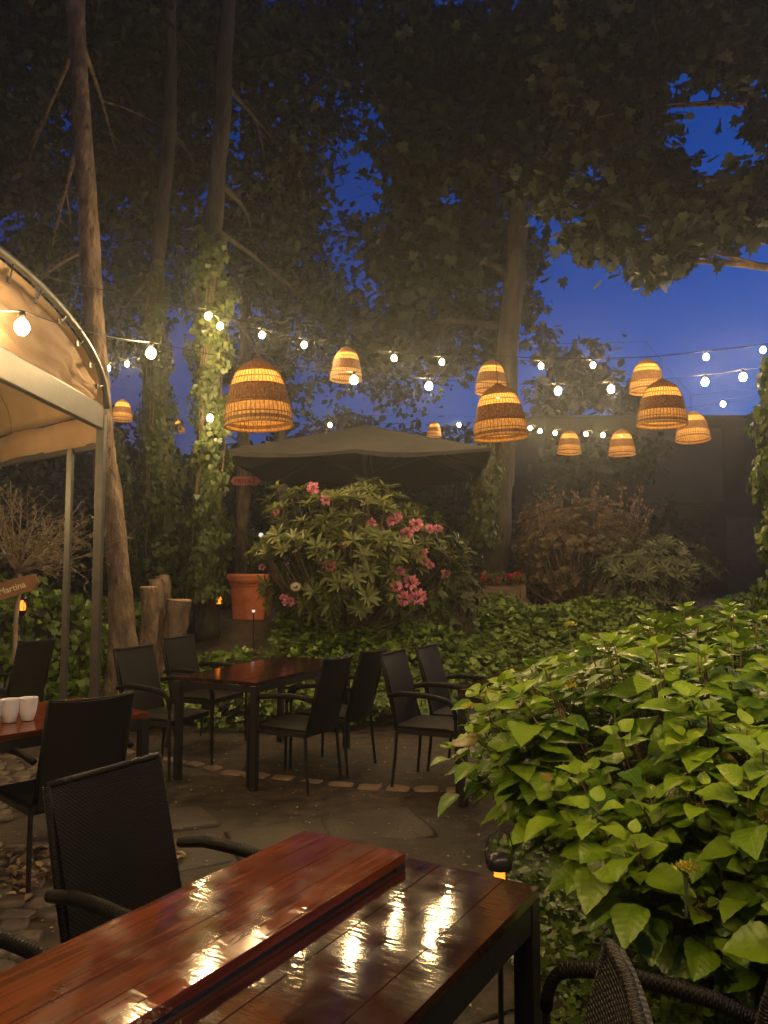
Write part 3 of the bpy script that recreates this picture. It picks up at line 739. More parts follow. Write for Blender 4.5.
tree([(530, 0), (524, 120), (518, 220), (510, 330), (505, 420), (498, 520), (495, 590)], 12.5, 24, 'broad dark tree right of the middle with ivy on its lower trunk',
     [(440, 60, 12.5, 80, 60, 2400), (420, 150, 12.5, 55, 50, 1300), (530, 50, 12, 70, 60, 2100), (500, 150, 12.5, 70, 55, 2000), (420, 250, 13, 60, 55, 1500), (490, 240, 13.5, 50, 50, 1300), (390, 330, 14.5, 50, 45, 900), (460, 330, 14.5, 55, 45, 1100), (560, 130, 11.5, 50, 45, 1200), (525, 290, 14, 22, 40, 240)], topz=12, tpl=TI, leaf=.19)
tree([(905, -200), (900, 0), (890, 200), (880, 400), (870, 600)], 8.6, 40, 'big spreading tree whose leafy boughs hang in from the right above the lanterns',
     [(600, 40, 10, 60, 45, 1500), (680, 25, 9.5, 60, 38, 1500), (750, 35, 9, 55, 45, 1500), (620, 110, 9.8, 50, 45, 1300), (560, 190, 10, 40, 25, 230), (640, 190, 9.4, 50, 38, 1300), (700, 220, 9, 48, 25, 800), (605, 238, 9.6, 34, 20, 380), (655, 262, 9.2, 32, 18, 330), (755, 205, 8.6, 35, 35, 700), (782, 120, 8.6, 22, 50, 420)], topz=9.5, tpl=TI, leaf=.17, lm=LF_crown2, mt=M_bark)
tree([(575, 340), (578, 420), (580, 560)], 22, 8, 'small ragged tree beyond the strings of bulbs, outlined against the dusk sky',
     [(575, 365, 22, 32, 24, 420), (555, 395, 22, 32, 25, 450), (600, 385, 22, 28, 22, 360), (545, 345, 22, 15, 18, 120), (630, 405, 23, 30, 18, 320)], leaf=.3, name='far_tree', group='trees far behind the garden')
for i, (px, Y, rx, ry, top, lb) in enumerate(((330, 24, 60, 70, 430, 'dark bushy tree far behind the parasol'), (420, 25, 65, 75, 440, 'dark round tree far behind the pink bush'), (60, 22, 80, 90, 420, 'dark tree far behind the bare sign tree'), (-60, 20, 90, 110, 400, 'dark tree at the far left behind the canopy'), (165, 23, 70, 75, 470, 'dark low tree behind the ivy covered trunks'), (235, 21, 50, 80, 470, 'dark narrow tree behind the red arrow sign'))):
    tree([(px, top+20), (px, 600)], Y, 12, lb, [(px, top+20, Y, rx, ry*.6, 1100), (px-20, top+80, Y-.5, rx, ry*.6, 1100), (px+20, top+130, Y-.5, rx, ry*.5, 900)], leaf=.32, name='far_tree', group='trees far behind the garden')

tree([(590, 470), (600, 600)], 18, 12, 'dark shaggy tree in front of the grey house wall, below the low lanterns', [(590, 462, 18, 45, 28, 900), (640, 455, 18, 35, 22, 500), (560, 510, 18, 30, 50, 900), (640, 540, 18.5, 50, 40, 1100)], leaf=.24, name='far_tree', group='trees far behind the garden')
# hedge that closes the garden
def hedge(x0, y0, x1, y1, h, th, label, n, lm=LF_crown, leaf=.16):
    a = Vector((x0, y0, 0)); d = Vector((x1-x0, y1-y0, 0)); L_ = d.length; c = a+d/2; g0 = float(gz(c.x, c.y))
    root = empty('hedge', (c.x, c.y, g0-.05), math.atan2(d.y, d.x), label=label, cat='hedge')
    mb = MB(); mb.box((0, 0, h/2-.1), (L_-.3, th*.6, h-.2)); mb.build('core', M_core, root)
    X = rng.uniform(-L_/2, L_/2, n); top = rng.random(n) < .25
    Y = np.where(top, rng.uniform(-th/2, th/2, n), np.where(rng.random(n) < .7, -th/2, th/2)+rng.normal(size=n)*.1)
    Z = np.where(top, h+rng.normal(size=n)*.12+.15*np.sin(X*1.7), rng.uniform(0, h, n))
    D = rdir(n, -.5); D[:, 1] -= .5; cloud('foliage', lm, TI, np.c_[X, Y, Z], D, rdir(n, .5)+np.array([0, -1, 0]), leaf*rng.uniform(.6, 1.3, n), root)
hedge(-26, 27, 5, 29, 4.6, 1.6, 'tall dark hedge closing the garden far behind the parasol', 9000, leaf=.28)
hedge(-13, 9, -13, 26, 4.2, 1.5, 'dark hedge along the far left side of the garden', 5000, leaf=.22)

# ivy columns
def ivy_column(Y, rows, n, label, leaf=.085, lm=LF_ivy, name='climbing_ivy', strands=10):
    """rows: (py, px_left, px_right)"""
    b = at((rows[-1][1]+rows[-1][2])/2, rows[-1][0], Y); root = empty(name, (b.x, b.y, max(b.z, float(gz(b.x, b.y)))), label=label, cat='ivy', group='ivy climbing the tree trunks'); o = Vector(root.location)
    py = rng.uniform(rows[0][0], rows[-1][0], n); rr = np.array(rows, float)
    l_ = np.interp(py, rr[:, 0], rr[:, 1]); r_ = np.interp(py, rr[:, 0], rr[:, 2])
    th = rng.uniform(0, 2*np.pi, n); P = []; Nn = []
    for i in range(n):
        lump = .72+.28*math.sin(py[i]*.11+th[i]*2)+.12*math.sin(py[i]*.3+th[i]*5); k = (rng.random()**.35)*lump*1.05
        c = at((l_[i]+r_[i])/2, py[i], Y); w = (r_[i]-l_[i])/2*Y/F
        P.append((c.x+math.cos(th[i])*w*k-o.x, c.y+math.sin(th[i])*w*k-o.y, c.z-o.z)); Nn.append((math.cos(th[i]), math.sin(th[i]), .25))
    P = np.array(P); Nn = np.array(Nn); D = rdir(n, -1.0)*.6; D[:, 2] -= .6
    cloud('foliage', lm, TI, P, D, Nn+.6*rdir(n), leaf*rng.uniform(.55, 1.3, n), root)
    mb = MB()
    for s_ in range(strands):
        a = random.uniform(0, 6.28); pts = []
        for j in range(8):
            pyj = rows[0][0]+(rows[-1][0]-rows[0][0])*(1-j/7); c = at(np.interp(pyj, rr[:, 0], (rr[:, 1]+rr[:, 2])/2), pyj, Y); w = float(np.interp(pyj, rr[:, 0], (rr[:, 2]-rr[:, 1])/2))*Y/F*.6
            pts.append((c.x-o.x+math.cos(a+j*.3)*w, c.y-o.y+math.sin(a+j*.3)*w, c.z-o.z))
        mb.tube(pts, .006, 4)
    mb.build('stems', M_bark, root, True)
    return root
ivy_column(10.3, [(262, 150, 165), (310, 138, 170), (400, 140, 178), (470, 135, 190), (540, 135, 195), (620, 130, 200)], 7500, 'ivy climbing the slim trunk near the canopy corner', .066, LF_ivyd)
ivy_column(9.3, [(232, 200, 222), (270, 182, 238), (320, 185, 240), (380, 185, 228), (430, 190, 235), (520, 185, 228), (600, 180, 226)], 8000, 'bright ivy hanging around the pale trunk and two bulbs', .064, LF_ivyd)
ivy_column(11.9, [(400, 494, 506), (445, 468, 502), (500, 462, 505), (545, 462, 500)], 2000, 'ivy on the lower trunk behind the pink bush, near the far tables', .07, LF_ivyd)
ivy_column(6.2, [(355, 764, 790), (380, 756, 800), (420, 752, 810), (470, 750, 815), (520, 757, 815), (580, 760, 820), (640, 750, 830)], 4200, 'ivy covered pillar cut off by the right picture edge', .062)
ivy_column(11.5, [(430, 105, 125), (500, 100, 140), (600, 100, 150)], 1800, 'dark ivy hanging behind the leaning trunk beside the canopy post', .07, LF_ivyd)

# ------------------------------------------------------------------ GROUND IVY
def ground_ivy(name, n, xr, yr, lift, label_kind, leaf=.075, test=None, mt=LF_ivy):
    X = rng.uniform(*xr, n); Y = rng.uniform(*yr, n)
    if test is not None: k = test(X, Y); X, Y = X[k], Y[k]; n = len(X)
    hh = lift*(.55+.3*np.sin(X*2.3+Y*1.1)*np.sin(Y*2.7-X)+.25*np.sin(X*6.1+1)*np.sin(Y*5.3))
    Z = gz(X, Y)+np.maximum(.02, hh)*rng.random(n)**.4+.02
    D = rdir(n)*np.array([1, 1, .35]); D[:, 1] -= .5; D[:, 2] -= .25
    U = rdir(n)*.55+np.array([0, -.45, 1.0])
    o = cloud(name, mt, TI, np.c_[X, Y, Z], D, U, leaf*rng.uniform(.55, 1.35, n)); return tag(o, kind='stuff')
ground_ivy('ivy_ground_cover', 42000, (-6, 7), (7.35, 10.6), .34, '', .076, lambda x, y: ~((x > -2.9) & (x < -1.3) & (y > 8.9)) & ((y > 7.6+.15*np.sin(x*3)) | (rng.random(len(x)) < .3)) & ~((x > -2.3) & (x < -1.1) & (y > 8.2) & (y < 8.75) & (rng.random(len(x)) < .8)))
ground_ivy('ivy_ground_cover', 5200, (.32, 1.9), (2.1, 4.3), .12, '', .045, lambda x, y: (x > .55+.15*np.sin(y*5)-.1) | (y < 2.5+.1*np.sin(x*9)) & (x > .5))
ground_ivy('ivy_ground_cover', 2200, (1.9, 6), (5.6, 7.6), .2, '', .09)
# ivy hedge at left
def mound(name, cx, cy, rx, ry, h, n, label, lm, leaf, cat='hedge', tpl=None):
    g0 = float(gz(cx, cy)); root = empty(name, (cx, cy, 0), label=label, cat=cat)
    mb = MB(); prof = [(math.cos(t), math.sin(t)) for t in np.linspace(0, math.pi/2, 7)]; nn = 20; vs = []
    for r_, z in prof:
        for k in range(nn): a = 2*math.pi*k/nn; vs.append((r_*math.cos(a)*rx*.82, r_*math.sin(a)*ry*.82, z*h*.88))
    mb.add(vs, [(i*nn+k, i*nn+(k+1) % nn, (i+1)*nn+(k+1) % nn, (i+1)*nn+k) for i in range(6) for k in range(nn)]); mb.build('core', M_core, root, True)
    q = rdir(n); q /= np.linalg.norm(q, axis=1, keepdims=True); q[:, 2] = np.abs(q[:, 2]); s_ = 1+rng.normal(size=(n, 1))*.07+.08*np.sin(q[:, :1]*9)*np.sin(q[:, 1:2]*8)
    P = q*np.array([rx, ry, h])*s_; D = rdir(n)*.7; D[:, 2] -= .8; cloud('foliage', lm, tpl or TI, P, D, q+.5*rdir(n), leaf*rng.uniform(.55, 1.3, n), root)
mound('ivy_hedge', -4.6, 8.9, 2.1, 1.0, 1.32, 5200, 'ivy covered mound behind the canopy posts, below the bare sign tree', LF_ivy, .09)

# litter and petals
n = 1500; X = rng.uniform(-3, 2.2, n); Y = rng.uniform(2.6, 7.4, n)
tag(cloud('fallen_petals', LF_litter, TO, np.c_[X, Y, gz(X, Y)+.012+.006*np.sin(X*5+Y*3)], rdir(n)*np.array([1, 1, .1]), rdir(n)*.25+np.array([0, 0, 1]), .022*rng.uniform(.4, 1.4, n)), kind='stuff')
n = 900; X = rng.uniform(-2.6, -1.0, n); Y = rng.uniform(3.2, 4.3, n); k = (np.hypot((X+1.9)/.7, (Y-4.2)/.45) < 1.2); X, Y = X[k], Y[k]; n = len(X)
tag(cloud('fallen_leaves', LF_litter, TO, np.c_[X, Y, np.full(n, .045)], rdir(n)*np.array([1, 1, .3]), rdir(n)*.5+np.array([0, 0, 1]), .05*rng.uniform(.5, 1.4, n)), kind='stuff')

# ------------------------------------------------------------------ HYDRANGEA
def hydrangea(cx, cy, rx, ry, zt, n_tips, label, lm, leaf, lo=.12, heads=(), seed=1):
    rs = np.random.default_rng(seed); root = empty('hydrangea_bush', (cx, cy, 0), label=label, cat='shrub')
    Ps, Ds, Us, Ss, Rn = [], [], [], [], []; mb = MB()
    tips = []
    while len(tips) < n_tips:
        d = rs.normal(size=3); d /= np.linalg.norm(d); d[2] = abs(d[2]) if rs.random() < .75 else -abs(d[2])*.5
        r_ = rs.uniform(.86, 1.04) if rs.random() < .72 else rs.uniform(.5, .86)
        z = zt*.52+d[2]*zt*.46*r_*(1+.08*math.sin(d[0]*7+d[1]*5))
        if z < lo: continue
        if z < zt*.7: d = d*np.array([(.18+.82*z/(zt*.7)) if d[0] < 0 else .9, .62+.38*z/(zt*.7) if d[1] > 0 else .95, 1])
        tips.append((d[0]*rx*r_*(1+.10*math.sin(d[1]*6+d[2]*4)), d[1]*ry*r_, z, d))
    for (x, y, z, d) in tips:
        tip = Vector((x, y, z)); b0 = Vector((x*.16+rs.uniform(-.1, .1), y*.16+rs.uniform(-.1, .1), 0)); mid = Vector((x*.62, y*.62, z*.45))
        path = bez(b0, mid, tip, 9); mb.tube(path, [.009-.0007*i for i in range(10)], 5)
        ax = (path[9]-path[7]).normalized(); ax = (ax*.6+Vector((0, 0, 1))).normalized(); ph = rs.uniform(0, 3.14); pos = tip.copy(); size = leaf*rs.uniform(.45, .65)
        dv = Vector(d); col_ = rs.random()*.35
        for node in range(5):
            aa = ax.orthogonal().normalized(); bb = ax.cross(aa); rot = ph+node*math.pi/2
            for s_ in (0, math.pi):
                h = aa*math.cos(rot+s_)+bb*math.sin(rot+s_); up_ = .75-.22*node
                D = (h+ax*up_+Vector((0, 0, -.03*node))).normalized()
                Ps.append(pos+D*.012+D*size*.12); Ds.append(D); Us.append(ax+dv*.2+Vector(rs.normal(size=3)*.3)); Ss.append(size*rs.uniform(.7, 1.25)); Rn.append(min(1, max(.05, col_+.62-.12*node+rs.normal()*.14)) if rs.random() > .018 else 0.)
            pos = pos-ax*(.014+.02*node); size = min(leaf*1.3, size*1.35)
            if node > 3: ax = (ax*.8+(path[8]-path[5]).normalized()*.2).normalized()
    mb.build('stems', M_stem, root, True)
    cloud('foliage', lm, TH, np.array([tuple(p) for p in Ps]), np.array([tuple(p) for p in Ds]), np.array([tuple(p) for p in Us]), np.array(Ss), root, np.array(Rn), True)
    for (px, py, Y, sz) in heads:
        c = at(px, py, Y-.14)-Vector((cx, cy, 0)); k = 130; q = rs.normal(size=(k, 2))*sz*.33
        P = np.c_[c.x+q[:, 0], c.y+q[:, 1], c.z+.010*rs.random(k)-(q**2).sum(1)*3]
        cloud('flower_head', LF_yel, TO, P, rdir(k, .8), rdir(k, .5), .012*rng.uniform(.7, 1.4, k), root)
        b2 = MB()
        for _ in range(5): e = c+Vector((rs.normal()*sz*.3, rs.normal()*sz*.3, -.004)); b2.tube([c-Vector((0, 0, .06)), e], .002, 4)
        b2.tube([c-Vector((0, 0, .12)), c-Vector((0, 0, .05))], .0035, 5); b2.build('flower_stalk', M_gstem, root)
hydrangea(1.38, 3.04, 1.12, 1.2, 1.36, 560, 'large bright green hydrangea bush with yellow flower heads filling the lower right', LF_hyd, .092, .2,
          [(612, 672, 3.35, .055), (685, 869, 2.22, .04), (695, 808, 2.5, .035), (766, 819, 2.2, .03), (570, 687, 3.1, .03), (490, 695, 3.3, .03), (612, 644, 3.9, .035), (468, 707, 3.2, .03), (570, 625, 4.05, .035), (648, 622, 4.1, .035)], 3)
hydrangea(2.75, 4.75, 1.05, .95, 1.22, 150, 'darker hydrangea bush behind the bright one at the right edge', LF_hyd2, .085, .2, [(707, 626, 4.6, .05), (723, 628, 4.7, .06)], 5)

# ------------------------------------------------------------------ RHODODENDRON
def whorl_bush(name, px, pyt, pyb, Y, wpx, label, lm, leaf, n_w, blossoms, depth=1.0, tpl=None, per=9, squash=1, seed=2):
    rs = np.random.default_rng(seed); b = at(px, pyb, Y); t = at(px, pyt, Y); g0 = float(gz(b.x, Y)); H = t.z-g0; rx = wpx*Y/F/2; ry = rx*depth
    root = empty(name, (b.x, Y, g0), label=label, cat='shrub')
    Ps, Ds, Us, Ss, Rn = [], [], [], [], []; mb = MB()
    for w in range(n_w):
        d = rs.normal(size=3); d /= np.linalg.norm(d); d[2] = d[2] if rs.random() < .5 else abs(d[2]); r_ = rs.uniform(.88, 1.06)*(1+.10*math.sin(d[0]*8)+.08*math.sin(d[2]*11)) if rs.random() < .6 else rs.uniform(.35, .9)
        z = H*.5+d[2]*H*.5*r_
        if z < .05: z = .05+rs.random()*.2
        c = Vector((d[0]*rx*r_, d[1]*ry*r_, z)); ax = (Vector(d)+Vector((0, 0, .7))).normalized()
        if w % 3 == 0: mb.tube(bez((c.x*.15, c.y*.15, 0), (c.x*.7, c.y*.7, z*.4), c, 6), [.02, .017, .014, .011, .009, .007, .005], 5)
        aa = ax.orthogonal().normalized(); bb = ax.cross(aa)
        for k in range(per):
            a = 2*math.pi*(k+rs.random()*.6)/per; e = rs.uniform(.1, .8); D = (aa*math.cos(a)+bb*math.sin(a)+ax*e*.9).normalized()
            Ps.append(tuple(c+D*.01)); Ds.append(tuple(D)); Us.append(tuple(ax)); Ss.append(leaf*rs.uniform(.7, 1.2)); Rn.append(min(1, max(0, .25+.5*e+rs.normal()*.2)))
    mb.build('stems', M_bark, root, True)
    cloud('foliage', lm, tpl or TL, Ps, Ds, Us, Ss, root, np.array(Rn))
    for (bx, by, s_) in blossoms:
        dx = (bx-px)/(wpx/2); yy = Y-ry*math.sqrt(max(0.05, 1-min(1, dx*dx)*.9))*.8
        c = at(bx, by, yy)-Vector((b.x, Y, g0)); k = 60; q = rdir(k); q /= np.linalg.norm(q, axis=1, keepdims=True)
        cloud('blossom', LF_pink, TO, np.array(c)+q*s_*.55*np.array([1, 1, .8]), q+.5*rdir(k), rdir(k), s_*.75*rng.uniform(.7, 1.2, k), root)
    return root
whorl_bush('rhododendron_bush', 350, 486, 612, 9.6, 190, 'flowering rhododendron bush with pink blossom clusters above the ivy', LF_rho, .15, 560,
    [(313, 488, .075), (326, 500, .06), (276, 512, .04), (372, 523, .055), (397, 517, .06), (392, 521, .06), (416, 524, .08), (407, 533, .07), (430, 529, .055), (419, 553, .085), (424, 560, .06), (330, 566, .075), (400, 571, .06), (411, 582, .085), (396, 586, .07), (404, 598, .085), (418, 597, .09), (446, 574, .06), (289, 602, .065), (284, 598, .045), (262, 567, .04), (343, 545, .04), (430, 565, .045), (438, 528, .05)], .8, per=10)
whorl_bush('bronze_shrub', 580, 502, 612, 11.2, 140, 'bronze leaved shrub with upright reddish shoots behind the hydrangea', LF_barb, .062, 1500, [], .7, TO, 8, seed=4)
# upright shoots of the bronze shrub
LF_plume = leafmat('reddish shoot leaf', (.16, .08, .055), (.34, .19, .14), .5, .3)
def shoots():
    root = empty('reddish_shoot_shrub', (at(590, 610, 11).x, 11.4, .9), label='tall reddish plume shoots rising from the bronze shrub', cat='shrub')
    o = Vector(root.location); Ps = []; Ds = []; mb = MB()
    for px, py in ((540, 505), (553, 487), (562, 500), (575, 493), (588, 505), (595, 488), (604, 500), (622, 487), (634, 500), (640, 492), (650, 510), (528, 515), (612, 507), (580, 510)):
        t = at(px, py, 11.3+random.uniform(-.3, .3))-o; b_ = Vector((t.x*.4, 0, .1)); p = bez(b_, (t.x*.8, 0, t.z*.5), t, 14); mb.tube(p, .006, 4)
        for q in p[5:]:
            for _ in range(7): Ps.append(tuple(q+Vector(np.random.default_rng(len(Ps)).normal(size=3)*.04))); Ds.append((random.uniform(-1, 1), random.uniform(-1, 1), 1.1))
    mb.build('stems', M_bark, root); cloud('foliage', LF_plume, TO, Ps, Ds, rdir(len(Ps)), .055, root)
shoots()
whorl_bush('laurel_bush', 650, 538, 612, 10.6, 125, 'low green laurel bush right of the bronze shrub, before the dark house', LF_grn, .12, 420, [], .8, seed=6)
whorl_bush('elder_bush', 545, 515, 612, 12.2, 60, 'loose pale green bush between the planter box and the bronze shrub', LF_grn, .12, 160, [], .8, TO, 7, seed=8)
whorl_bush('leafy_shrub', 215, 520, 605, 12.5, 90, 'dark shrub behind the tree stumps under the ivy', LF_grn, .14, 220, [], .8, TL, 8, seed=9)
whorl_bush('leafy_shrub', 460, 555, 612, 9.5, 40, 'small green shrub between the pink bush and the planter box', LF_grn, .10, 80, [], .8, TO, 8, seed=19)

# ------------------------------------------------------------------ POTS, PLANTER
def square_pot(p, w, h, mt, name, label, cat):
    root = empty(name, p, .35*0-.05, label=label, cat=cat); mb = MB()
    def ring(r, z): return [(-r, -r, z), (r, -r, z), (r, r, z), (-r, r, z)]
    prof = [(.36, 0), (.37, .02), (.40, .45), (.41, .72), (.44, .74), (.44, .78), (.47, .80), (.50, .86), (.50, .96), (.48, 1.0), (.42, 1.0), (.41, .90)]
    vs = []
    for r_, z in prof: vs += [(x*w, y*w, z_*h) for x, y, z_ in ring(r_, z)]
    n = len(prof); fs = [(i*4+k, i*4+(k+1) % 4, (i+1)*4+(k+1) % 4, (i+1)*4+k) for i in range(n-1) for k in range(4)]
    mb.add(vs, fs); mb.build('body', mt, root, bevel=.008)
    mb = MB(); mb.box((0, 0, .88*h), (.80*w, .80*w, .04)); mb.build('soil', M_ground, root)
    return root
pp = at(252, 613, 10.3); pz = float(gz(pp.x, pp.y))-.02
pot = square_pot((pp.x, pp.y, pz), .56, .52+pp.z-pz, M_terra, 'terracotta_pot', 'square orange terracotta pot with thick rim left of the pink bush', 'plant pot')
# spiky plant in the pot
def spiky(loc, n, h, label, name='spiky_plant'):
    root = empty(name, loc, label=label, cat='plant'); mb = MB()
    for i in range(n):
        a = random.uniform(0, 6.28); l = h*random.uniform(.6, 1.1); o = random.uniform(.15, .75)
        p = bez((0, 0, 0), (math.cos(a)*l*o*.4, math.sin(a)*l*o*.4, l*.8), (math.cos(a)*l*o, math.sin(a)*l*o, l*(1-.4*o)), 5)
        sd = Vector((-math.sin(a), math.cos(a), 0))
        ws = [.010, .014, .013, .010, .006, .001]
        mb.grid([[q-sd*w, q+Vector((0, 0, -.004)), q+sd*w] for q, w in zip(p, ws)])
    mb.build('blades', LF_grn, root, True)
spiky((pp.x, pp.y, pz+.50), 40, .75, 'arching grass like plant growing in the terracotta pot')
spiky(at(372, 470, 13)-Vector((0, 0, .4)), 26, .8, 'spiky leaved plant rising behind the pink bush')
def box_planter():
    a = at(465, 612, 10.9); b = at(524, 612, 10.9); g0 = float(gz(a.x, 10.9)); w = b.x-a.x
    root = empty('planter_box', ((a.x+b.x)/2, 10.9, g0), -.05, label='weathered plank planter box with crimson geraniums', cat='planter'); h = .42
    for sy in (-1, 1):
        mb = MB()
        for k in range(3): mb.box((0, sy*.22, .07+k*.135), (w, .03, .128), rnd=random.random())
        mb.build('side_board', M_plank, root, bevel=.004)
    for sx in (-1, 1):
        mb = MB()
        for k in range(3): mb.box((sx*(w/2-.015), 0, .07+k*.135), (.03, .405, .128))
        mb.build('end_board', M_plank, root, bevel=.004)
    for sx in (-1, 1):
        for sy in (-1, 1):
            mb = MB(); mb.box((sx*(w/2-.05), sy*.252, .21), (.06, .03, .44)); mb.build('corner_post', M_plank, root, bevel=.004)
    mb = MB(); mb.box((0, 0, .36), (w-.07, .40, .04)); mb.build('soil', M_ground, root)
    ger = empty('geranium', ((a.x+b.x)/2, 10.9, g0+.38), label='crimson geraniums growing in the plank planter box', cat='flowers')
    n = 420; P = np.c_[rng.uniform(-w/2, w/2, n), rng.uniform(-.22, .22, n), rng.uniform(0, .2, n)]; cloud('foliage', LF_grn, TI, P, rdir(n), rdir(n, 1), .06, ger)
    for (px, py, s_) in ((484, 577, .05), (489, 581, .06), (479, 582, .05), (496, 580, .045), (508, 577, .055), (517, 576, .055), (521, 583, .045), (503, 585, .04)):
        c = at(px, py, 10.8)-Vector(ger.location); k = 50; q = rdir(k); q /= np.linalg.norm(q, axis=1, keepdims=True)
        cloud('blossom', LF_red, TO, np.array(c)+q*s_*.6, q+.4*rdir(k), rdir(k), .04, ger)
        mb = MB(); mb.tube([(c.x, c.y, 0), c], .004, 4); mb.build('stalk', M_gstem, ger)
box_planter()

# ------------------------------------------------------------------ STUMPS
def stump(base_px, base_py, Y, stubs, label):
    b = at(base_px, base_py, Y); g0 = float(gz(b.x, Y)); root = empty('tree_stump', (b.x, Y, g0-.06), label=label, cat='stump'); o = Vector(root.location)
    mb = MB(); cut = []
    for (px, py, dY, w, bx) in stubs:
        t = at(px, py, Y+dY)-o; r_ = w*Y/F/2; b_ = Vector((bx*Y/F, dY*.4, 0))
        pts = smooth_path([b_, b_.lerp(t, .3)+Vector((random.uniform(-.03, .03), 0, 0)), b_.lerp(t, .65)+Vector((random.uniform(-.03, .03), 0, 0)), t], 4)
        k = len(pts); mb.tube(pts, [r_*(1.45-.45*min(1, i/k*1.8))*random.uniform(.93, 1.07) for i in range(k)], 12); cut.append((t, r_))
    mb.build('trunk', M_bark, root, True, sharp=60)
    for t, r_ in cut:
        mb = MB(); mb.lathe([(0, .006), (r_*.86, .008), (r_*.97, .002), (r_*.97, -.015)], 16, t); mb.build('cut_face', M_cut, root, True)
stump(150, 650, 8.5, [(149, 587, 0, 18, -3), (156, 580, .35, 15, 4), (163, 577, .7, 16, 10)], 'cut back stump with three pale cut limbs, beside the leaning trunk')
stump(168, 650, 8.6, [(179, 600, .0, 25, -2)], 'shorter stump with one wide pale cut face, right of the triple stump')

# ------------------------------------------------------------------ SMALL SIGN TREE (left)
def sign_tree():
    b = at(15, 655, 7.4); g0 = float(gz(b.x, 7.4)); root = empty('bare_standard_tree', (b.x, 7.4, .42), label='small standard tree with bare twiggy crown in a grey pot at the left edge', cat='tree')
    o = Vector(root.location); mb = MB()
    p = smooth_path([Vector((0, 0, 0)), at(16, 620, 7.4)-o, at(20, 580, 7.4)-o, at(17, 572, 7.4)-o], 4); mb.tube(p, .022, 8); mb.build('trunk', M_twig, root, True)
    top = p[-1]; mb = MB(); ends = []
    for i in range(22):
        a = random.uniform(0, 6.28); l = random.uniform(.45, .8); e = random.uniform(.15, 1.1)
        d = Vector((math.cos(a)*math.cos(e), math.sin(a)*math.cos(e), math.sin(e))); q = top+d*l
        br = bez(top, top+d*l*.5+Vector((0, 0, -.05)), q, 5); mb.tube(br, [.012, .010, .008, .006, .005, .003], 5)
        for j in range(9):
            s0 = br[random.randint(2, 5)]; d2 = (d+Vector([random.uniform(-.9, .9) for _ in range(3)])).normalized(); q2 = s0+d2*random.uniform(.12, .35)
            mb.tube([s0, s0.lerp(q2, .5)+Vector((0, 0, random.uniform(-.03, .03))), q2], [.004, .003, .0015], 4); ends.append(tuple(q2))
            for _ in range(2):
                q3 = q2+Vector([random.uniform(-.12, .12) for _ in range(3)]); mb.tube([s0.lerp(q2, .6), q3], [.0025, .001], 3); ends.append(tuple(q3))
    mb.build('branches', M_twig, root, True)
    E = np.array(ends); n = len(E); cloud('foliage', LF_dry, TO, E, rdir(n, -.3), rdir(n, .5), .05*rng.uniform(.5, 1.2, n), root)
    pot_ = empty('round_pot', (b.x, 7.4, 0), label='dark grey round pot holding the bare standard tree', cat='plant pot')
    mb = MB(); mb.lathe([(0, 0), (.15, 0), (.21, .40), (.225, .41), (.225, .45), (.20, .45), (.19, .40), (0, .40)], 24); mb.build('body', M_pot, pot_, True, sharp=30)
    # wooden name sign
    c = at(8, 590, 7.28); sg = empty('name_sign', c, label='brown wooden plank sign reading Martina in pale letters, hung on the small tree', cat='sign')
    sg.rotation_euler = (0, -R(18), 0)
    mb = MB(); mb.add([(-.36, -.009, -.07), (.22, -.009, -.075), (.30, -.009, -.02), (.28, -.009, .07), (.10, -.009, .085), (-.36, -.009, .08)]+[(-.36, .009, -.07), (.22, .009, -.075), (.30, .009, -.02), (.28, .009, .07), (.10, .009, .085), (-.36, .009, .08)],
                      [(0, 1, 2, 3, 4, 5), (11, 10, 9, 8, 7, 6)]+[(i, i+6, (i+1) % 6+6, (i+1) % 6) for i in range(6)]); mb.build('board', M_sign, sg)
    text('Martina', .085, M_paint, sg, (-.085, -.014, -.025))
def text(s_, size, mt, parent, loc, rot=(math.pi/2, 0, 0), al='LEFT', name='lettering', sx=1):
    cu = bpy.data.curves.new('t', 'FONT'); cu.body = s_; cu.size = size; cu.extrude = .001; cu.offset = .0012; cu.align_x = al
    to = bpy.data.objects.new('t', cu); col.objects.link(to); dg = bpy.context.evaluated_depsgraph_get(); me = bpy.data.meshes.new_from_object(to.evaluated_get(dg)); bpy.data.objects.remove(to)
    me.materials.clear(); me.materials.append(mt); o = bpy.data.objects.new(name, me); col.objects.link(o); o.parent = parent; o.location = loc; o.rotation_euler = rot; o.scale = (sx, 1, 1); return o
sign_tree()

# red arrow sign post
def arrow_sign():
    Y = 11.6; b = at(241, 560, Y); g0 = float(gz(b.x, Y))
    post = empty('wooden_post', (b.x, Y, g0), label='rough brown wooden post carrying the red arrow sign', cat='post'); t = at(246, 446, Y)
    mb = MB(); mb.tube(smooth_path([Vector((0, 0, -.05)), Vector((.01, 0, 1)), Vector((.05, 0, 2)), Vector((t.x-b.x, 0, t.z-g0))], 3), [.085]*9+[.08], 10); mb.build('shaft', M_bark, post, True)
    c = at(245, 481, Y-.13); sg = empty('arrow_sign', c, label='small red arrow shaped sign on the post under the parasol edge', cat='sign')
    w, h = .19, .068; k = .06
    o = [(-w-.02, 0), (-w+.02, -h*.9), (w-.02, -h), (w+k, 0), (w-.02, h), (-w+.02, h*.9)]
    mb = MB(); mb.add([(x, -.01, z) for x, z in o]+[(x, .01, z) for x, z in o], [tuple(range(6)), tuple(range(11, 5, -1))]+[(i, i+6, (i+1) % 6+6, (i+1) % 6) for i in range(6)]); mb.build('board', M_red, sg)
    text('PRIVAT', .10, M_ink, sg, (-.16, -.014, -.035))
arrow_sign()

